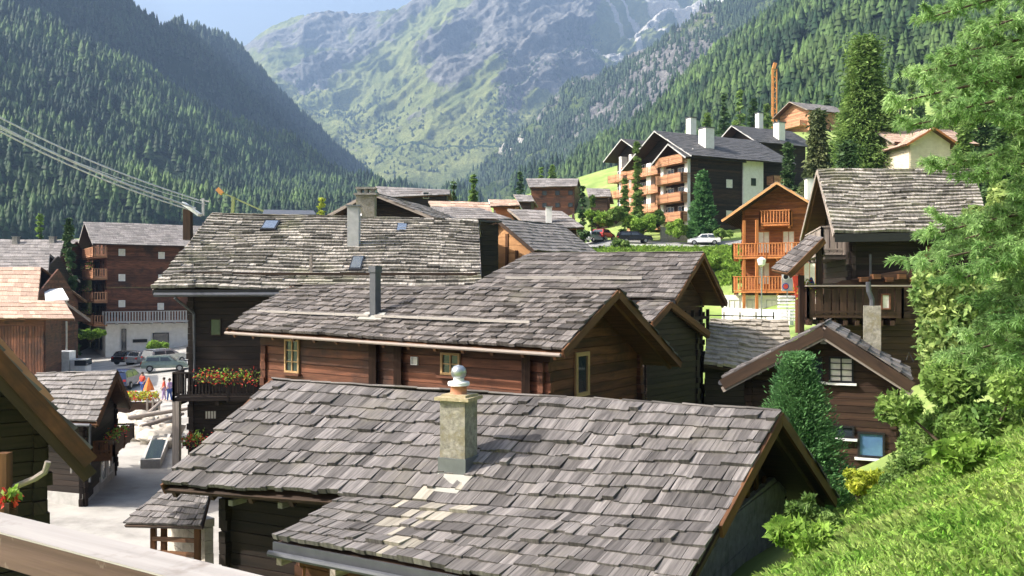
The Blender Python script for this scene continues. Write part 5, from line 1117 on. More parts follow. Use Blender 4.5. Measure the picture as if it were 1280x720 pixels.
# ---------------------------------------------------------------- people
def person(P, h, heading, label, shirt, legs, stride=.12, arm=.25, group=None):
    P = Vector(P); s_ = h / 1.75; c, sn = math.cos(heading), math.sin(heading)
    W = lambda x, y, z: Vector(((x * c - y * sn) * s_, (x * sn + y * c) * s_, z * s_))
    J = {'pel': (0, 0, .95), 'wai': (0, 0, 1.1), 'che': (0, 0, 1.32), 'nec': (0, 0, 1.48), 'hd0': (.02, 0, 1.56), 'hd1': (.02, 0, 1.7),
         'shl': (0, .18, 1.42), 'ell': (-.04, .25, 1.14), 'wrl': (arm * .6, .24, .92), 'hal': (arm * .8, .23, .84), 'shr': (0, -.18, 1.42), 'elr': (-.02, -.25, 1.14), 'wrr': (arm, -.24, .93), 'har': (arm * 1.1, -.23, .86),
         'hil': (0, .1, .9), 'knl': (stride * .6, .1, .5), 'anl': (stride, .1, .08), 'tol': (stride + .16, .11, .03), 'hir': (0, -.1, .9), 'knr': (-stride * .3, -.1, .5), 'anr': (-stride, -.1, .08), 'tor': (-stride + .16, -.11, .03)}
    Rr_ = dict(pel=.15, wai=.13, che=.155, nec=.055, hd0=.085, hd1=.095, shl=.065, ell=.045, wrl=.03, hal=.035, shr=.065, elr=.045, wrr=.03, har=.035, hil=.09, knl=.06, anl=.04, tol=.035, hir=.09, knr=.06, anr=.04, tor=.035)
    def skin(name, keys, edges, mat, parent, loc=None, infl=0):
        me = bpy.data.meshes.new(name); idx = {k: i for i, k in enumerate(keys)}
        me.from_pydata([W(*J[k]) for k in keys], [(idx[a], idx[b]) for a, b in edges], []); o = bpy.data.objects.new(name, me); C.objects.link(o)
        o.modifiers.new('s', 'SKIN')
        for i, k in enumerate(keys): r_ = (Rr_[k] + infl) * s_; me.skin_vertices[0].data[i].radius = (r_, r_)
        me.skin_vertices[0].data[0].use_root = True; me.materials.append(mat)
        sb = o.modifiers.new('sub', 'SUBSURF'); sb.levels = sb.render_levels = 2
        if parent is not None: o.parent = parent
        else: o.location = loc
        return o
    allk = list(J); E_ = [('pel', 'wai'), ('wai', 'che'), ('che', 'nec'), ('nec', 'hd0'), ('hd0', 'hd1'), ('che', 'shl'), ('shl', 'ell'), ('ell', 'wrl'), ('wrl', 'hal'), ('che', 'shr'), ('shr', 'elr'), ('elr', 'wrr'), ('wrr', 'har'),
      ('pel', 'hil'), ('hil', 'knl'), ('knl', 'anl'), ('anl', 'tol'), ('pel', 'hir'), ('hir', 'knr'), ('knr', 'anr'), ('anr', 'tor')]
    b = skin('person', allk, E_, M['skin'], None, P); tag(b, label, 'person', group); ORG[b.name] = P
    skin('shirt', ['pel', 'wai', 'che', 'shl', 'ell', 'shr', 'elr'], [('pel', 'wai'), ('wai', 'che'), ('che', 'shl'), ('shl', 'ell'), ('che', 'shr'), ('shr', 'elr')], M[shirt], b, infl=.022)
    skin('trousers', ['pel', 'hil', 'knl', 'anl', 'hir', 'knr', 'anr'], [('pel', 'hil'), ('hil', 'knl'), ('knl', 'anl'), ('pel', 'hir'), ('hir', 'knr'), ('knr', 'anr')], M[legs], b, infl=.018)
    mb = MB(); hc = P + W(.0, 0, 1.62); mb.lathe(hc, [(.098 * s_, 0), (.112 * s_, .07), (.1 * s_, .14), (.05 * s_, .175), (.005, .18)], 10); mb.build('hair', M['hair'], b, smooth=True)
    return b
def sp(px, Y, dz=.13): x = (px - 640) / FPX * Y; return gnd(x, Y, dz)
person(sp(205, 66), 1.7, R(200), 'person in a pink top standing in the sunny square beside the balcony', 'red_cloth', 'lilac_cloth'); person(sp(212, 65.5), 1.68, R(160), 'person in blue clothes next to the one in pink, in the square', 'lilac_cloth', 'blue_cloth')
person(sp(178, 70), 1.7, R(250), 'person in a red top near the dark blue car', 'red_cloth', 'blue_cloth')
# folded orange parasol, planter, fence posts, trough
pr = thing('parasol', sp(186, 63), 'half folded orange red parasol in the square', 'parasol'); p = sp(186, 63)
mb = MB(); mb.tube([p, p + Vector((0, 0, 2.1))], .03, 6); mb.build('pole', M['steel'], pr); mb = MB(); mb.lathe(p + Vector((0, 0, 1.1)), [(.4, .1), (.3, .4), (.14, .75), (.03, 1.0)], 8); mb.build('canopy', M['orange_cloth'], pr)
pl = thing('planter', sp(172, 60), 'wooden planter with yellow and red flowers beside the orange parasol', 'planter'); p = sp(172, 60)
mb = MB(); mb.box(p + Vector((0, 0, .35)), 2.6, .9, .7, .1); mb.build('trough', M['log_brown'], pl)
for nm, mt, k in (('leaves', 'leaf_yellow', 500), ('blossoms', 'blossom', 140)): leaf_quads(nm, np.array(p)[None] + np.c_[(RS.rand(k) - .5) * 2.6, RS.randn(k) * .3, .85 + RS.rand(k) * .6], .08, .16, M[mt], pl)
fe = thing('fence', sp(195, 58), 'short wooden rail fence above the heap of boulders', 'fence')
for x_ in (184, 191, 199): p = sp(x_, 58); mb = MB(); mb.beam(p, p + Vector((0, 0, 1.2)), .1, .1, Vector((1, 0, 0))); mb.build('post', M['grey_wood'], fe)
mb = MB(); mb.beam(sp(184, 58, 1.1), sp(199, 58, 1.1), .07, .1); mb.build('rail', M['grey_wood'], fe)
tr_ = thing('water_trough', sp(196, 45), 'dark sunken water trough with pale rim in the street', 'trough'); a, b = sp(188, 42.5, .3), sp(203, 49, .3)
mb = MB(); mb.beam(a, b, .9, .5); mb.build('basin', M['foundation'], tr_); mb = MB(); mb.beam(a + Vector((.02, .2, .14)), b + Vector((-.02, -.2, .14)), .7, .26); mb.build('water', M['glass'], tr_)
# boulders
def rock(name, P, r, mat, label, cat, group, fl=.5):
    rs = np.random.RandomState(int(abs(P.x * 97 + P.y * 31)) % 9999); V = []; F = []; n, m_ = 9, 6
    for i in range(m_ + 1):
        for j in range(n):
            a = math.pi * i / m_; b = 2 * math.pi * j / n; rr = r * (1 + .25 * rs.randn() * (0 < i < m_)); V.append((P.x + rr * math.sin(a) * math.cos(b), P.y + rr * math.sin(a) * math.sin(b) * .8, P.z + rr * math.cos(a) * fl))
    for i in range(m_):
        for j in range(n): F.append((i * n + j, (i + 1) * n + j, (i + 1) * n + (j + 1) % n, i * n + (j + 1) % n))
    return tag(np_mesh(name, V, F, M[mat], None, P), label, cat, group)
for k in range(26):
    px_ = 152 + random.random() * 56; Y_ = 48 + random.random() * 9 - (px_ - 180) * .05
    rock('boulder', sp(px_, Y_, .35), random.uniform(.5, 1.1), 'boulder', 'pale angular boulder in the rock heap between the small barn and the street', 'boulder', 'boulders heaped beside the street', random.uniform(.35, .7))
for k, (px_, Y_, L_) in enumerate(((160, 52, 3.4), (176, 49, 3.0), (186, 54, 2.8))):
    p = sp(px_, Y_, .9); mb = MB(); a = .5 + k * .6; mb.tube([p, p + Vector((math.cos(a) * L_, math.sin(a) * L_, .35))], .14, 8, .1)
    tag(mb.build('driftwood_log', M['grey_wood'], None, p), ['bleached log lying on the boulders nearest the small barn', 'bleached log lying in the middle of the boulders', 'bleached log lying on the boulders nearest the fence'][k], 'log')
# street lamp, signs, banner post, steps
lp = thing('street_lamp', at(952, 404, 58), 'thin street lamp with a small lantern in front of the orange chalet', 'street lamp')
mb = MB(); mb.tube([at(952, 404, 58), at(952, 334, 58)], .05, 8); mb.build('pole', M['steel'], lp); mb = MB(); mb.lathe(at(952, 333, 58), [(.08, 0), (.22, .1), (.3, .45), (.24, .5), (.05, .62)], 8); mb.build('lantern', M['white_paint'], lp)
sg = thing('road_sign', at(984, 402, 52), 'grey sign board with two round signs in front of the chalet balcony', 'sign')
mb = MB(); mb.tube([at(984, 402, 52), at(984, 340, 52)], .04, 6); mb.build('pole', M['steel'], sg); mb = MB(); mb.slab([at(977, 341, 51.95), at(991, 341, 51.95), at(991, 364, 51.95), at(977, 364, 51.95)], .04, Vector((0, 1, 0))); mb.build('board', M['grey_board'], sg)
for y_, mt in ((346, 'white_paint'), (358, 'blue_cloth')):
    mb = MB(); c = at(982, y_, 51.85); mb.tube([c, c - Vector((0, .03, 0))], .2, 16); o = mb.build('round_sign', M[mt], sg)
    mb = MB(); mb.tube([c - Vector((0, .035, 0)), c - Vector((0, .05, 0))], .14, 16); mb.build('sign_disc', M['iron' if mt == 'white_paint' else 'red_cloth'], o)
bn = thing('banner_post', at(997, 414, 46), 'dark post with a long red banner and hanging flowers near the log house corner', 'banner')
mb = MB(); mb.tube([at(997, 416, 46), at(997, 343, 46)], .13, 8); mb.build('post', M['log_red'], bn); mb = MB(); mb.slab([at(990, 345, 45.8), at(1004, 345, 45.8), at(999, 372, 45.8), at(995, 372, 45.8)], .04, Vector((0, 1, 0))); mb.build('banner', M['red_cloth'], bn)
st = thing('steps', at(986, 402, 50), 'flight of pale steps beside the chalet ground floor', 'steps')
for k in range(8): mb = MB(); c = at(986, 400 - k * 4.2, 50 + k * .35); mb.box(c, 1.2, .4, .1); mb.build('step', M['white_paint'], st)
um = thing('parasol', at(1014, 372, 38), 'closed dark blue parasol standing on the flowered corner terrace', 'parasol')
mb = MB(); mb.tube([at(1014, 395, 38), at(1014, 346, 38)], .025, 6); mb.build('pole', M['steel'], um); mb = MB(); mb.lathe(at(1014, 363, 38), [(.26, 0), (.18, .2), (.05, .55)], 8); mb.build('canopy', M['blue_cloth'], um)
fb = thing('flower_basket', at(1009, 366, 37), 'hanging basket with orange and green flowers at the log house corner', 'basket'); p = at(1009, 368, 37)
mb = MB(); mb.lathe(p, [(.05, -.3), (.22, -.15), (.28, 0)], 10); mb.build('basket', M['log_brown'], fb)
for nm, mt, k in (('leaves', 'leaf_yellow', 240), ('blossoms', 'blossom', 90)): leaf_quads(nm, np.array(p)[None] + RS.randn(k, 3) * np.array([.25, .2, .2]) + np.array([0, 0, .1]), .05, .1, M[mt], fb)
# cables to a bracket at the big roof
br = thing('cable_bracket', at(240, 266, 47), 'white steel bracket on a stub post where the cables meet the big roof', 'bracket')
mb = MB(); mb.beam(at(229, 254, 46.9), at(250, 269, 46.9), .5, .16); mb.build('arm', M['white_paint'], br); mb = MB(); mb.beam(at(235, 300, 47.2), at(235, 262, 47.2), .4, .4, Vector((1, 0, 0))); mb.build('post', M['log_brown'], br)
mb = MB(); mb.beam(at(254, 270, 47), at(254, 248, 47), .12, .12, Vector((1, 0, 0))); mb.beam(at(250, 250, 47), at(262, 252, 47), .08, .08); mb.build('insulator_frame', M['grey_board'], br)
for k, (y0, x1, y1, r_) in enumerate(((60, 248, 250, .035), (70, 244, 260, .05), (77, 236, 262, .035), (82, 258, 256, .02))):
    a, b = at(-160, y0, 30), at(x1, y1, 47); n = 14; pts = [a.lerp(b, i / n) - Vector((0, 0, .5 * math.sin(math.pi * i / n))) for i in range(n + 1)]; mb = MB(); mb.tube(pts, r_, 6)
    tag(mb.build('overhead_cable', M['cable'], None, a), ['uppermost pale cable running to the big roof', 'thick middle cable running to the big roof', 'lowest pale cable running to the big roof', 'thinnest cable passing behind the bracket on the big roof'][k], 'cable')
# cranes
cr = thing('tower_crane', at(968, 160, 232), 'orange lattice crane mast standing in the forest behind the apartments', 'crane'); a = at(968, 165, 232); b = at(968, 86, 232); mb = MB()
for dx, dy in ((-.6, 0), (.6, 0), (0, .9)): mb.beam(a + Vector((dx, dy, 0)), b + Vector((dx, dy, 0)), .28, .28, Vector((1, 0, 0)))
mb.build('mast', M['crane'], cr); mb = MB()
for k in range(12): z0 = a.lerp(b, k / 12); z1 = a.lerp(b, (k + 1) / 12); mb.beam(z0 + Vector((-.6 if k % 2 else .6, 0, 0)), z1 + Vector((.6 if k % 2 else -.6, 0, 0)), .15, .15, Vector((0, 1, 0)))
mb.build('lattice', M['crane'], cr); mb = MB(); mb.beam(b - Vector((.2, 0, 0)), b + Vector((.2, 0, 1.5)), .8, .8, Vector((0, 1, 0))); mb.build('mast_head', M['crane'], cr)
cy = thing('mobile_crane', at(290, 270, 190), 'distant small crane with a long yellow-green boom behind the big shingle roof', 'crane')
mb = MB(); mb.beam(at(276, 240, 190), at(338, 268, 190), .3, .3); mb.build('boom', M['crane_yellow'], cy); mb = MB(); mb.beam(at(290, 272, 190), at(292, 246, 190), .6, .6, Vector((1, 0, 0))); mb.build('mast', M['crane_yellow'], cy)
mb = MB(); mb.beam(at(272, 236, 190), at(278, 242, 190), .9, .9); mb.build('boom_head', M['crane'], cy); 
fr = thing('flat_roof_hall', at(360, 275, 150), 'low grey hall roof just showing over the big shingle roof', 'building'); mb = MB(); mb.slab([at(330, 262, 155), at(392, 263, 155), at(395, 268, 148), at(328, 268, 148)], .4); mb.build('roof', M['zinc'], fr)
a = at(330, 270, 150); b = at(392, 270, 150); mb = MB(); log_wall(mb, a, b, a.z - 9, [(0, a.z), (1, a.z)], .5, .3); mb.build('wall', M['grey_board'], fr)
# balcony handrail close to the camera
hr_ = thing('handrail', (-.8, 1.75, -.56), 'thick sun-bleached wooden handrail beam crossing the bottom left corner', 'handrail')
A0, A1, B0_, B1_ = at(0, 640, 1.964), at(330, 720, 1.528), at(0, 665, 1.803), at(215, 720, 1.528)
d = (A1 - A0).normalized(); d2 = d; s0 = A0 - d * 1.2; s1 = A0 + d * 2.2; w0 = (B0_ - A0); n_ = Vector((d.y, -d.x, 0)).normalized(); wd = abs(w0.dot(n_))
q = [s0 + n_ * wd, s1 + n_ * wd, s1, s0]
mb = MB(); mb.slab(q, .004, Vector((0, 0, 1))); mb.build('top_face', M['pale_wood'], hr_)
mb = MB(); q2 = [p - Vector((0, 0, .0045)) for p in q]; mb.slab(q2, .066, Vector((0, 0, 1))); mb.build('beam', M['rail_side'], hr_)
for k in (.15, 1.9): c = s0 + d * k + n_ * wd / 2; mb = MB(); mb.beam(c - Vector((0, 0, .07)), c - Vector((0, 0, 1.1)), .09, .09, d); mb.build('post', M['rail_side'], hr_)

#%%PLANTS
# ---------------------------------------------------------------- plants
def conifer(name, label, cat, P, H, Rr, n, mat, seed, droop=.25, q=.16, columnar=False, group=None, trunk=True, up=0.):
    """tapered trunk and a crown of many small needle sprays set along whorled branches"""
    P = Vector(P); rs = np.random.RandomState(seed); root = thing(name, P, label, cat, group)
    mb = MB(); mb.tube([P - Vector((0, 0, .6)), P + Vector((0, 0, H * .5)), P + Vector((0, 0, H * .97))], [max(.06, H * .016), H * .01, .02], 7); mb.build('trunk', M['trunk'], root)
    nb = int(n / 34); hb = rs.rand(nb) ** 1.25 * .95 + .03; az = rs.rand(nb) * 6.283
    prof = (lambda h: np.clip(1 - h, 0, 1) ** 1.0 * np.clip((h + .12) / .2, .5, 1)) if not columnar else (lambda h: np.clip(1 - h, 0, 1) ** .72 * np.clip((h + .25) / .35, .6, 1))
    Lb = Rr * prof(hb) * (.5 + .68 * rs.rand(nb)); 
    i = rs.randint(0, nb, n); s = rs.rand(n) ** .6; s = .18 + .82 * s
    r = Lb[i] * s; a = az[i] + rs.randn(n) * .1; wid = .16 * Rr * (1.1 - s) + .03
    x = r * np.cos(a) + rs.randn(n) * wid; y = r * np.sin(a) + rs.randn(n) * wid; z = H * hb[i] - droop * r * s + up * r * s * s + rs.randn(n) * .05 * Rr
    c = np.stack([P.x + x, P.y + y, P.z + np.clip(z, .02 * H, H)], 1)
    dr = np.stack([np.cos(a), np.sin(a), np.full(n, -droop + 2 * up)], 1) + rs.randn(n, 3) * .35; dr /= np.linalg.norm(dr, axis=1)[:, None]
    sd_ = np.cross(dr, rs.randn(n, 3)); sd_ /= np.linalg.norm(sd_, axis=1)[:, None]; l = (q * (.6 + .8 * rs.rand(n)))[:, None]
    V = np.stack([c - dr * l, c + sd_ * l * .32, c + dr * l, c - sd_ * l * .32], 1).reshape(-1, 3)
    np_mesh('crown', V, np.arange(4 * n).reshape(n, 4), M[mat], root); return root
def ctree(name, label, cat, px, ytop, Y, wpx, n, mat, seed, **kw):
    x = (px - 640) / FPX * Y; b = kw.pop('base', None); P = gnd(x, Y) if b is None else at(px, b, Y); H = (360 - ytop) / FPX * Y - P.z; return conifer(name, label, cat, P, H, wpx / 2 / FPX * Y, n, mat, seed, **kw)
ctree('larch_tree', 'tallest light green larch above the right-hand log house', 'tree', 1080, 45, 100, 160, 70000, 'leaf_larch', 1, q=.27)
ctree('larch_tree', 'smaller larch merging with the right side of the tallest one', 'tree', 1112, 110, 98, 60, 20000, 'leaf_larch', 2, q=.27)
ctree('spruce_tree', 'dark drooping spruce left of the tallest larch', 'tree', 1022, 136, 92, 74, 34000, 'leaf_spruce', 3, q=.26, droop=.5)
ctree('spruce_tree', 'dark spruce against the wall of the second apartment block', 'tree', 985, 176, 108, 40, 10000, 'leaf_far', 4, q=.26)
ctree('spruce_tree', 'low dark spruce directly behind the steep pale roof', 'tree', 1060, 176, 85, 90, 16000, 'leaf_far', 5, q=.26)
ctree('conifer_tree', 'round dense conifer in front of the large apartment block, above the white car', 'tree', 878, 213, 119, 42, 20000, 'leaf_thuja', 6, q=.26, columnar=True, droop=.0, up=.2)
ctree('larch_tree', 'slim larch between the narrow apartment chalet and the large block', 'tree', 796, 174, 128, 18, 3000, 'leaf_larch', 7, q=.45)
ctree('larch_tree', 'small bright larch below the slim one at the large block', 'tree', 781, 222, 124, 16, 2000, 'leaf_larch', 17, q=.4)
ctree('conifer_tree', 'small dark conifer beside the grey roofed cottage', 'tree', 728, 231, 122, 15, 1500, 'leaf_far', 8, q=.35); ctree('conifer_tree', 'little round conifer right of the small dark one by the cottage', 'tree', 741, 243, 122, 14, 1200, 'leaf_larch', 9, q=.35)
ctree('larch_tree', 'thin dark tree, left of the pair behind the pale tiled roof', 'tree', 567, 219, 140, 13, 1500, 'leaf_far', 10, q=.45); ctree('larch_tree', 'fuller green tree, right of the pair behind the pale tiled roof', 'tree', 592, 216, 140, 22, 3000, 'leaf_larch', 11, q=.45)
ctree('spruce_tree', 'blue-green spruce beside the flowered balconies of the tall chalet', 'tree', 86, 270, 104, 30, 4200, 'leaf_far', 12, q=.4, droop=.4); ctree('spruce_tree', 'small sunlit conifer behind the far grey roofs on the left', 'tree', 50, 262, 150, 16, 1500, 'leaf_larch', 13, q=.5)
ctree('broadleaf_tree', 'rounded yellow-green tree behind the ridge of the big shingle roof', 'tree', 402, 247, 170, 28, 2500, 'leaf_yellow', 14, q=.5, columnar=True)
for k, (px_, yt, Y_, wp) in enumerate(((905, 118, 215, 24), (925, 112, 225, 26), (942, 124, 205, 24), (958, 130, 212, 22), (1060, 108, 222, 28), (1140, 92, 215, 30), (1172, 100, 205, 30), (884, 140, 200, 20), (1125, 78, 240, 30), (690, 205, 240, 16), (650, 214, 260, 15), (676, 210, 250, 15), (1035, 118, 228, 22), (1190, 60, 120, 60), (1225, 40, 105, 70), (1262, 50, 112, 70), (1150, 120, 170, 34), (1205, 150, 85, 50), (1250, 160, 80, 60))):
    ctree('conifer_tree', 'green conifer at the lower edge of the forest behind the hillside buildings', 'tree', px_, yt, Y_, wp, 1300 if wp < 33 else 9000, 'leaf_larch' if k % 2 else 'leaf_far', 30 + k, q=.6 if wp < 33 else .3, group='conifers along the lower forest edge')
# round garden conifer in front of the cabin
conifer('garden_conifer', 'dense bright green conical conifer in front of the small log cabin', 'tree', Vector((6.9, 21.3, -5.6)), 4.05, 1.4, 62000, 'leaf_thuja', 21, q=.05, columnar=True, droop=-.1, up=.3)
def bush(name, label, P, r, n, mat, s0, s1, seed, cat='bush', lobes=13, hz=.8, asp=1.2, stems=True):
    P = Vector(P); rs = np.random.RandomState(seed); root = thing(name, P, label, cat)
    lo = rs.randn(lobes, 3) * np.array([.42, .34, .34]) * r; lo[:, 2] = abs(lo[:, 2]) * hz * 1.3 + .25 * r; lr = r * (.2 + .24 * rs.rand(lobes)); i = rs.randint(0, lobes, n)
    d = rs.randn(n, 3); d /= np.linalg.norm(d, axis=1)[:, None]; c = np.array(P)[None] + lo[i] + d * (lr[i] * (.45 + .6 * rs.rand(n) ** .6))[:, None] * np.array([1, 1, hz])
    c = c[c[:, 2] > P.z - .1 * r]
    if stems:
        mb = MB(); [mb.tube([P - Vector((0, 0, .3)), P + Vector(lo[k]) * .9], .03 * r + .01, 5, .01 * r) for k in range(lobes)]; mb.build('stems', M['trunk'], root)
    leaf_quads('foliage', c, s0, s1, M[mat], root, asp=asp, up=(0, 0, .5)); return root
def pbush(label, px, py, Y, rpx, n, mat, s0, s1, seed, name='bush', **kw): return bush(name, label, at(px, py, Y), rpx / FPX * Y, n, mat, s0, s1, seed, **kw)
pbush('round sunny bush on the bank directly above the black car', 800, 293, 120.5, 22, 4500, 'leaf_green', .15, .3, 41); pbush('dark green bush left of the sunny one above the black car', 770, 277, 121, 16, 3000, 'leaf_bush', .15, .3, 42)
pbush('low bush at the foot of the large apartment block, under its lowest balcony', 822, 282, 121.5, 18, 3000, 'leaf_larch', .15, .3, 43); pbush('pale bush at the left end of the hillside bank', 748, 283, 122, 18, 2500, 'leaf_green', .15, .3, 44)
pbush('bright weeds on the rock bank left of the round dense conifer', 848, 296, 118.5, 15, 2500, 'leaf_green', .12, .25, 45); pbush('small bush at the right of the white car', 902, 296, 114, 12, 2000, 'leaf_bush', .12, .25, 46); pbush('green hedge below the white car and above the orange chalet', 893, 338, 92, 14, 2500, 'leaf_green', .12, .25, 47)
pbush('dark bush on the verge in front of the silver car', 726, 300, 112, 12, 1500, 'leaf_far', .12, .25, 48); pbush('small bush by the signpost below the bank', 775, 308, 112, 10, 1200, 'leaf_larch', .12, .25, 49)
pbush('strip of green shrubs beside the van in the left lane', 112, 425, 108, 14, 1500, 'leaf_green', .15, .3, 50); pbush('bright bush in front of the parked row at the square', 195, 437, 98, 12, 1200, 'leaf_green', .15, .3, 51)
# shrubs right
pbush('yellow flowering shrub at the foot of the small log cabin', 1075, 618, 19.0, 30, 2600, 'leaf_yellow', .03, .06, 52, name='shrub'); pbush('tangled dark green bush filling the right side below the pine', 1222, 572, 14.5, 88, 17000, 'leaf_bush', .035, .075, 53, lobes=24)
pbush('light leafy bush between the cabin and the tangled bush', 1160, 588, 16.5, 34, 5000, 'leaf_bush', .03, .06, 54); pbush('tall mixed shrub with yellowish leaves rising behind the pine boughs', 1220, 470, 18.5, 85, 11000, 'leaf_shrub', .05, .1, 55, hz=1.3, lobes=24)
pbush('upper mixed shrub with yellowish leaves right of the steep pale roof', 1262, 300, 20, 42, 6000, 'leaf_shrub', .05, .1, 56, hz=1.2, lobes=18); pbush('broad-leaved weeds at the top edge of the grassy slope', 1225, 598, 12.2, 36, 900, 'leaf_green', .09, .16, 57, name='weeds', cat='plant', stems=False)
pbush('clump of tall weeds beside the stone base of the barn gable', 1010, 690, 10.6, 34, 1600, 'leaf_green', .05, .11, 58, name='weeds', cat='plant'); pbush('dark weeds growing under the right eave of the barn', 1012, 655, 12.6, 26, 1400, 'leaf_larch', .05, .1, 59, name='weeds', cat='plant')
pbush('feathery pale shrub close to the right corner of the small log cabin', 1148, 575, 18.0, 30, 5000, 'leaf_shrub', .025, .055, 61, name='shrub')
pbush('low weeds around the foot of the yellow flowering shrub', 1108, 628, 17.0, 24, 2500, 'leaf_green', .025, .06, 62, name='weeds', cat='plant')
bush('bush', 'dark green bush on the ground immediately right of the blue-painted window', gnd(9.1, 18.4, -.2), .8, 6000, 'leaf_bush', .03, .06, 63); bush('bush', 'small leafy bush between the yellow shrub and the tangled bush', gnd(7.55, 16.6, -.2), .62, 4000, 'leaf_larch', .03, .055, 64)
bush('bush', 'leafy bush rising at the right corner of the small log cabin', gnd(10.25, 20.4, -.2), 1.15, 8000, 'leaf_bush', .03, .06, 65, hz=1.2)
# foreground soft-needled pine
pine = thing('pine_tree', (8.2, 10.2, g1(8.2, 10.2)), 'soft light-green pine in the right foreground, its long boughs crossing the view', 'tree'); pz = g1(8.2, 10.2)
mb = MB(); T0 = Vector((8.2, 10.2, pz - .3)); mb.tube([T0, Vector((8.15, 10.2, .5)), Vector((8.1, 10.3, 5.5)), Vector((8.0, 10.3, 9))], [.24, .18, .12, .04], 10); mb.build('trunk', M['trunk'], pine)
BR = [(1130, 22, 9.6, 3.8), (1165, 8, 10.4, 4.1), (1190, 40, 9.2, 3.6), (1150, 70, 10.3, 3.1), (1105, 93, 9.7, 2.9), (1090, 128, 9.3, 2.7), (1135, 105, 10.6, 2.9), (1102, 158, 9.8, 2.3), (1150, 140, 8.8, 2.4), (1180, 120, 10.8, 2.6), (1210, 80, 9, 3.3), (1235, 30, 10, 4.0), (1225, 150, 8.8, 2.3), (1245, 110, 9.6, 2.8),
      (1138, 205, 10.2, 1.9), (1185, 215, 9.4, 1.7), (1225, 200, 10.6, 2.0), (1250, 235, 9, 1.6),
      (1128, 288, 9.5, 1.1), (1112, 325, 9.1, .75), (1150, 300, 10.3, 1.1), (1180, 280, 9.8, 1.3), (1160, 345, 9.4, .6), (1190, 330, 8.9, .8), (1220, 310, 10.4, 1.0), (1200, 375, 9.6, .3), (1180, 415, 9.2, -.05), (1225, 400, 8.9, .15), (1240, 350, 9.7, .6), (1195, 455, 9.7, -.3), (1160, 440, 9.9, -.2), (1240, 440, 9.1, -.1), (1255, 280, 9.3, 1.2), (1255, 170, 9.5, 2.1), (1265, 60, 9.2, 3.6), (1270, 130, 9.0, 2.5), (1265, 400, 9.4, .2)]
rs = np.random.RandomState(77); NV = []; limbs = MB()
def needles(c, d, n, l, rs):
    """a tuft: thin blades radiating forward round direction d"""
    c = np.repeat(c, n, 0); d = np.repeat(d, n, 0); v = d * .75 + rs.randn(len(d), 3) * .5; v[:, 2] += .12; v /= np.linalg.norm(v, axis=1)[:, None]
    s = np.cross(v, rs.randn(len(d), 3)); s /= np.linalg.norm(s, axis=1)[:, None]; L = l * (.7 + .6 * rs.rand(len(d)))[:, None]; w_ = .0065
    m_ = c + v * L * .5 + np.array([[0, 0, -.0]]); e = c + v * L + np.array([[0, 0, -.018]])
    return np.stack([c - s * w_ * .5, m_ - s * w_, e, m_ + s * w_], 1).reshape(-1, 3)
for (px_, py_, Y_, rz_) in BR:
    tip = at(px_ + 32, py_ + (6 if py_ > 200 else 0), Y_); base = Vector((8.15, 10.25, rz_ - .2)); n = 9
    pts = [base.lerp(tip, k / n) + Vector((0, 0, .35 * math.sin(math.pi * k / n) * .5)) for k in range(n + 1)]; limbs.tube(pts, .035, 5, .008)
    twigs = []
    for k in range(20):
        u = .25 + .75 * (k + rs.rand()) / 20; p = base.lerp(tip, u) + Vector((0, 0, .175 * math.sin(math.pi * u))); L = (.55 * (1 - u) + .28) * (.7 + .5 * rs.rand()); sgn = 1 if k % 2 else -1
        dmain = (tip - base).normalized(); side = Vector((-dmain.y, dmain.x, 0)) * sgn; dd_ = (dmain * .8 + side * (.75 + .3 * rs.randn()) + Vector((0, 0, .12 + .2 * rs.randn()))).normalized(); e = p + dd_ * L
        limbs.tube([p, e], .006, 3, .003, cap=False); twigs.append((p, e))
    twigs.append((base.lerp(tip, .85), tip + (tip - base).normalized() * .1))
    for p, e in twigs:
        m_ = 17; t = np.linspace(.1, 1, m_)[:, None]; P0, E0 = np.array(p), np.array(e); c = P0 + (E0 - P0) * t + rs.randn(m_, 3) * .02; dd_ = (E0 - P0) / np.linalg.norm(E0 - P0)
        NV.append(needles(c, np.repeat(dd_[None], m_, 0), 16, .08, rs))
limbs.build('limbs', M['trunk'], pine); V = np.concatenate(NV); np_mesh('crown', V, np.arange(len(V)).reshape(-1, 4), M['leaf_pine'], pine)
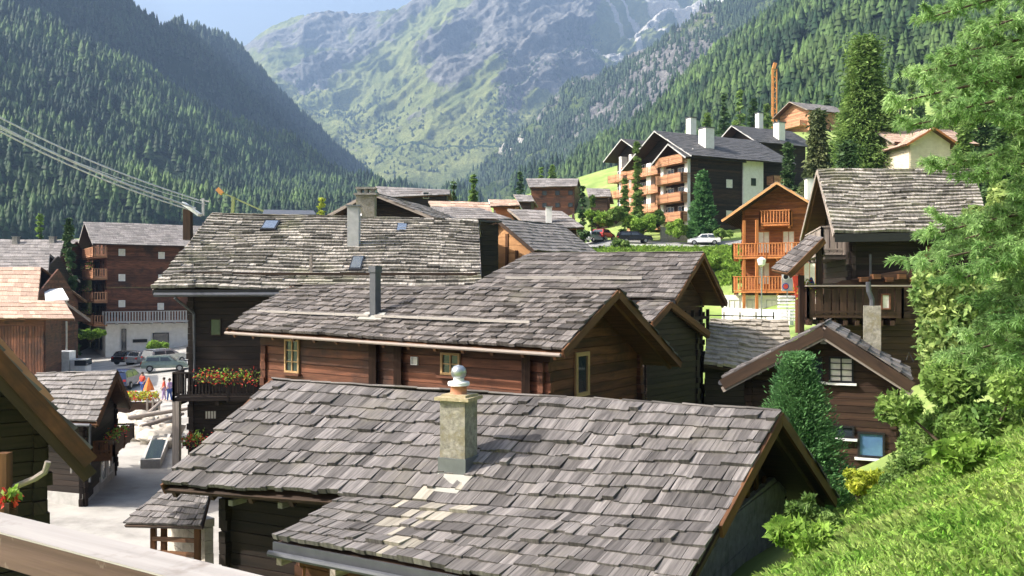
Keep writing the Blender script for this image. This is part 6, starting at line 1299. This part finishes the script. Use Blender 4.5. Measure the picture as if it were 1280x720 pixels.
# meadow grass on the near slope
def blades(name, label, xy, h0, h1, mat, seed, kind='stuff', wdt=.006):
    rs = np.random.RandomState(seed); n = len(xy); z = gz(xy[:, 0], xy[:, 1]); c = np.c_[xy, z]
    h = (h0 + (h1 - h0) * rs.rand(n) ** 1.5) * (.6 + .9 * fbm(xy[:, 0] * 1.3, xy[:, 1] * 1.3, 3)); a = rs.rand(n) * 6.28; b = .25 + .6 * rs.rand(n); l = np.stack([np.cos(a), np.sin(a), 0 * a], 1); s = np.stack([-np.sin(a), np.cos(a), 0 * a], 1) * wdt * (.6 + rs.rand(n))[:, None]
    m1 = c + l * (h * b * .3)[:, None]; m1[:, 2] += h * .6; e = c + l * (h * b)[:, None]; e[:, 2] += h * (1 - .35 * b)
    V = np.stack([c - s, c + s, m1 + s * .9, e, m1 - s * .9], 1).reshape(-1, 3)
    return tag(np_mesh(name, V, np.arange(5 * n).reshape(n, 5), M[mat], None, (5, 11, -2.6)), label, 'grass', kind=kind)
n = 400000; xy = np.c_[1.6 + 14 * RS.rand(n), 5.5 + 18 * RS.rand(n) ** 1.3]; keep = (xy[:, 0] > .25 * xy[:, 1] + .2) & (xy[:, 0] < .66 * xy[:, 1] + .6) & ~((xy[:, 1] > 11.0) & (xy[:, 0] < .3 * xy[:, 1] + .5 + .03 * (xy[:, 1] - 11)))
blades('meadow_grass', 'tall feathery sunlit grass covering the near slope at the lower right', xy[keep], .04, .15, 'grass', 5, wdt=.0014)
n = 3500; t = RS.rand(n); c = np.c_[2.4 + 6 * RS.rand(n), 7 + 8 * RS.rand(n)]; k = (c[:, 0] > .3 * c[:, 1] + .1) & (c[:, 0] < .62 * c[:, 1] + .4) & (fbm(c[:, 0] * 1.1, c[:, 1] * 1.1, 3) > .5); c = c[k]
o = leaf_quads('ground_leaves', np.c_[c, gz(c[:, 0], c[:, 1]) + .08 + .1 * RS.rand(len(c))], .015, .042, M['leaf_green'], None, (5, 11, -2.6), asp=1.6, up=(0, 0, .6)); tag(o, 'low broad leaves mixed through the near grass', 'plants', kind='stuff')
n = 30000; xy = np.c_[8 + 34 * RS.rand(n), 86 + 27 * RS.rand(n)]
blades('bank_grass', 'grassy bank between the hill road and the orange chalet', xy, .3, .7, 'leaf_green', 6, wdt=.05)
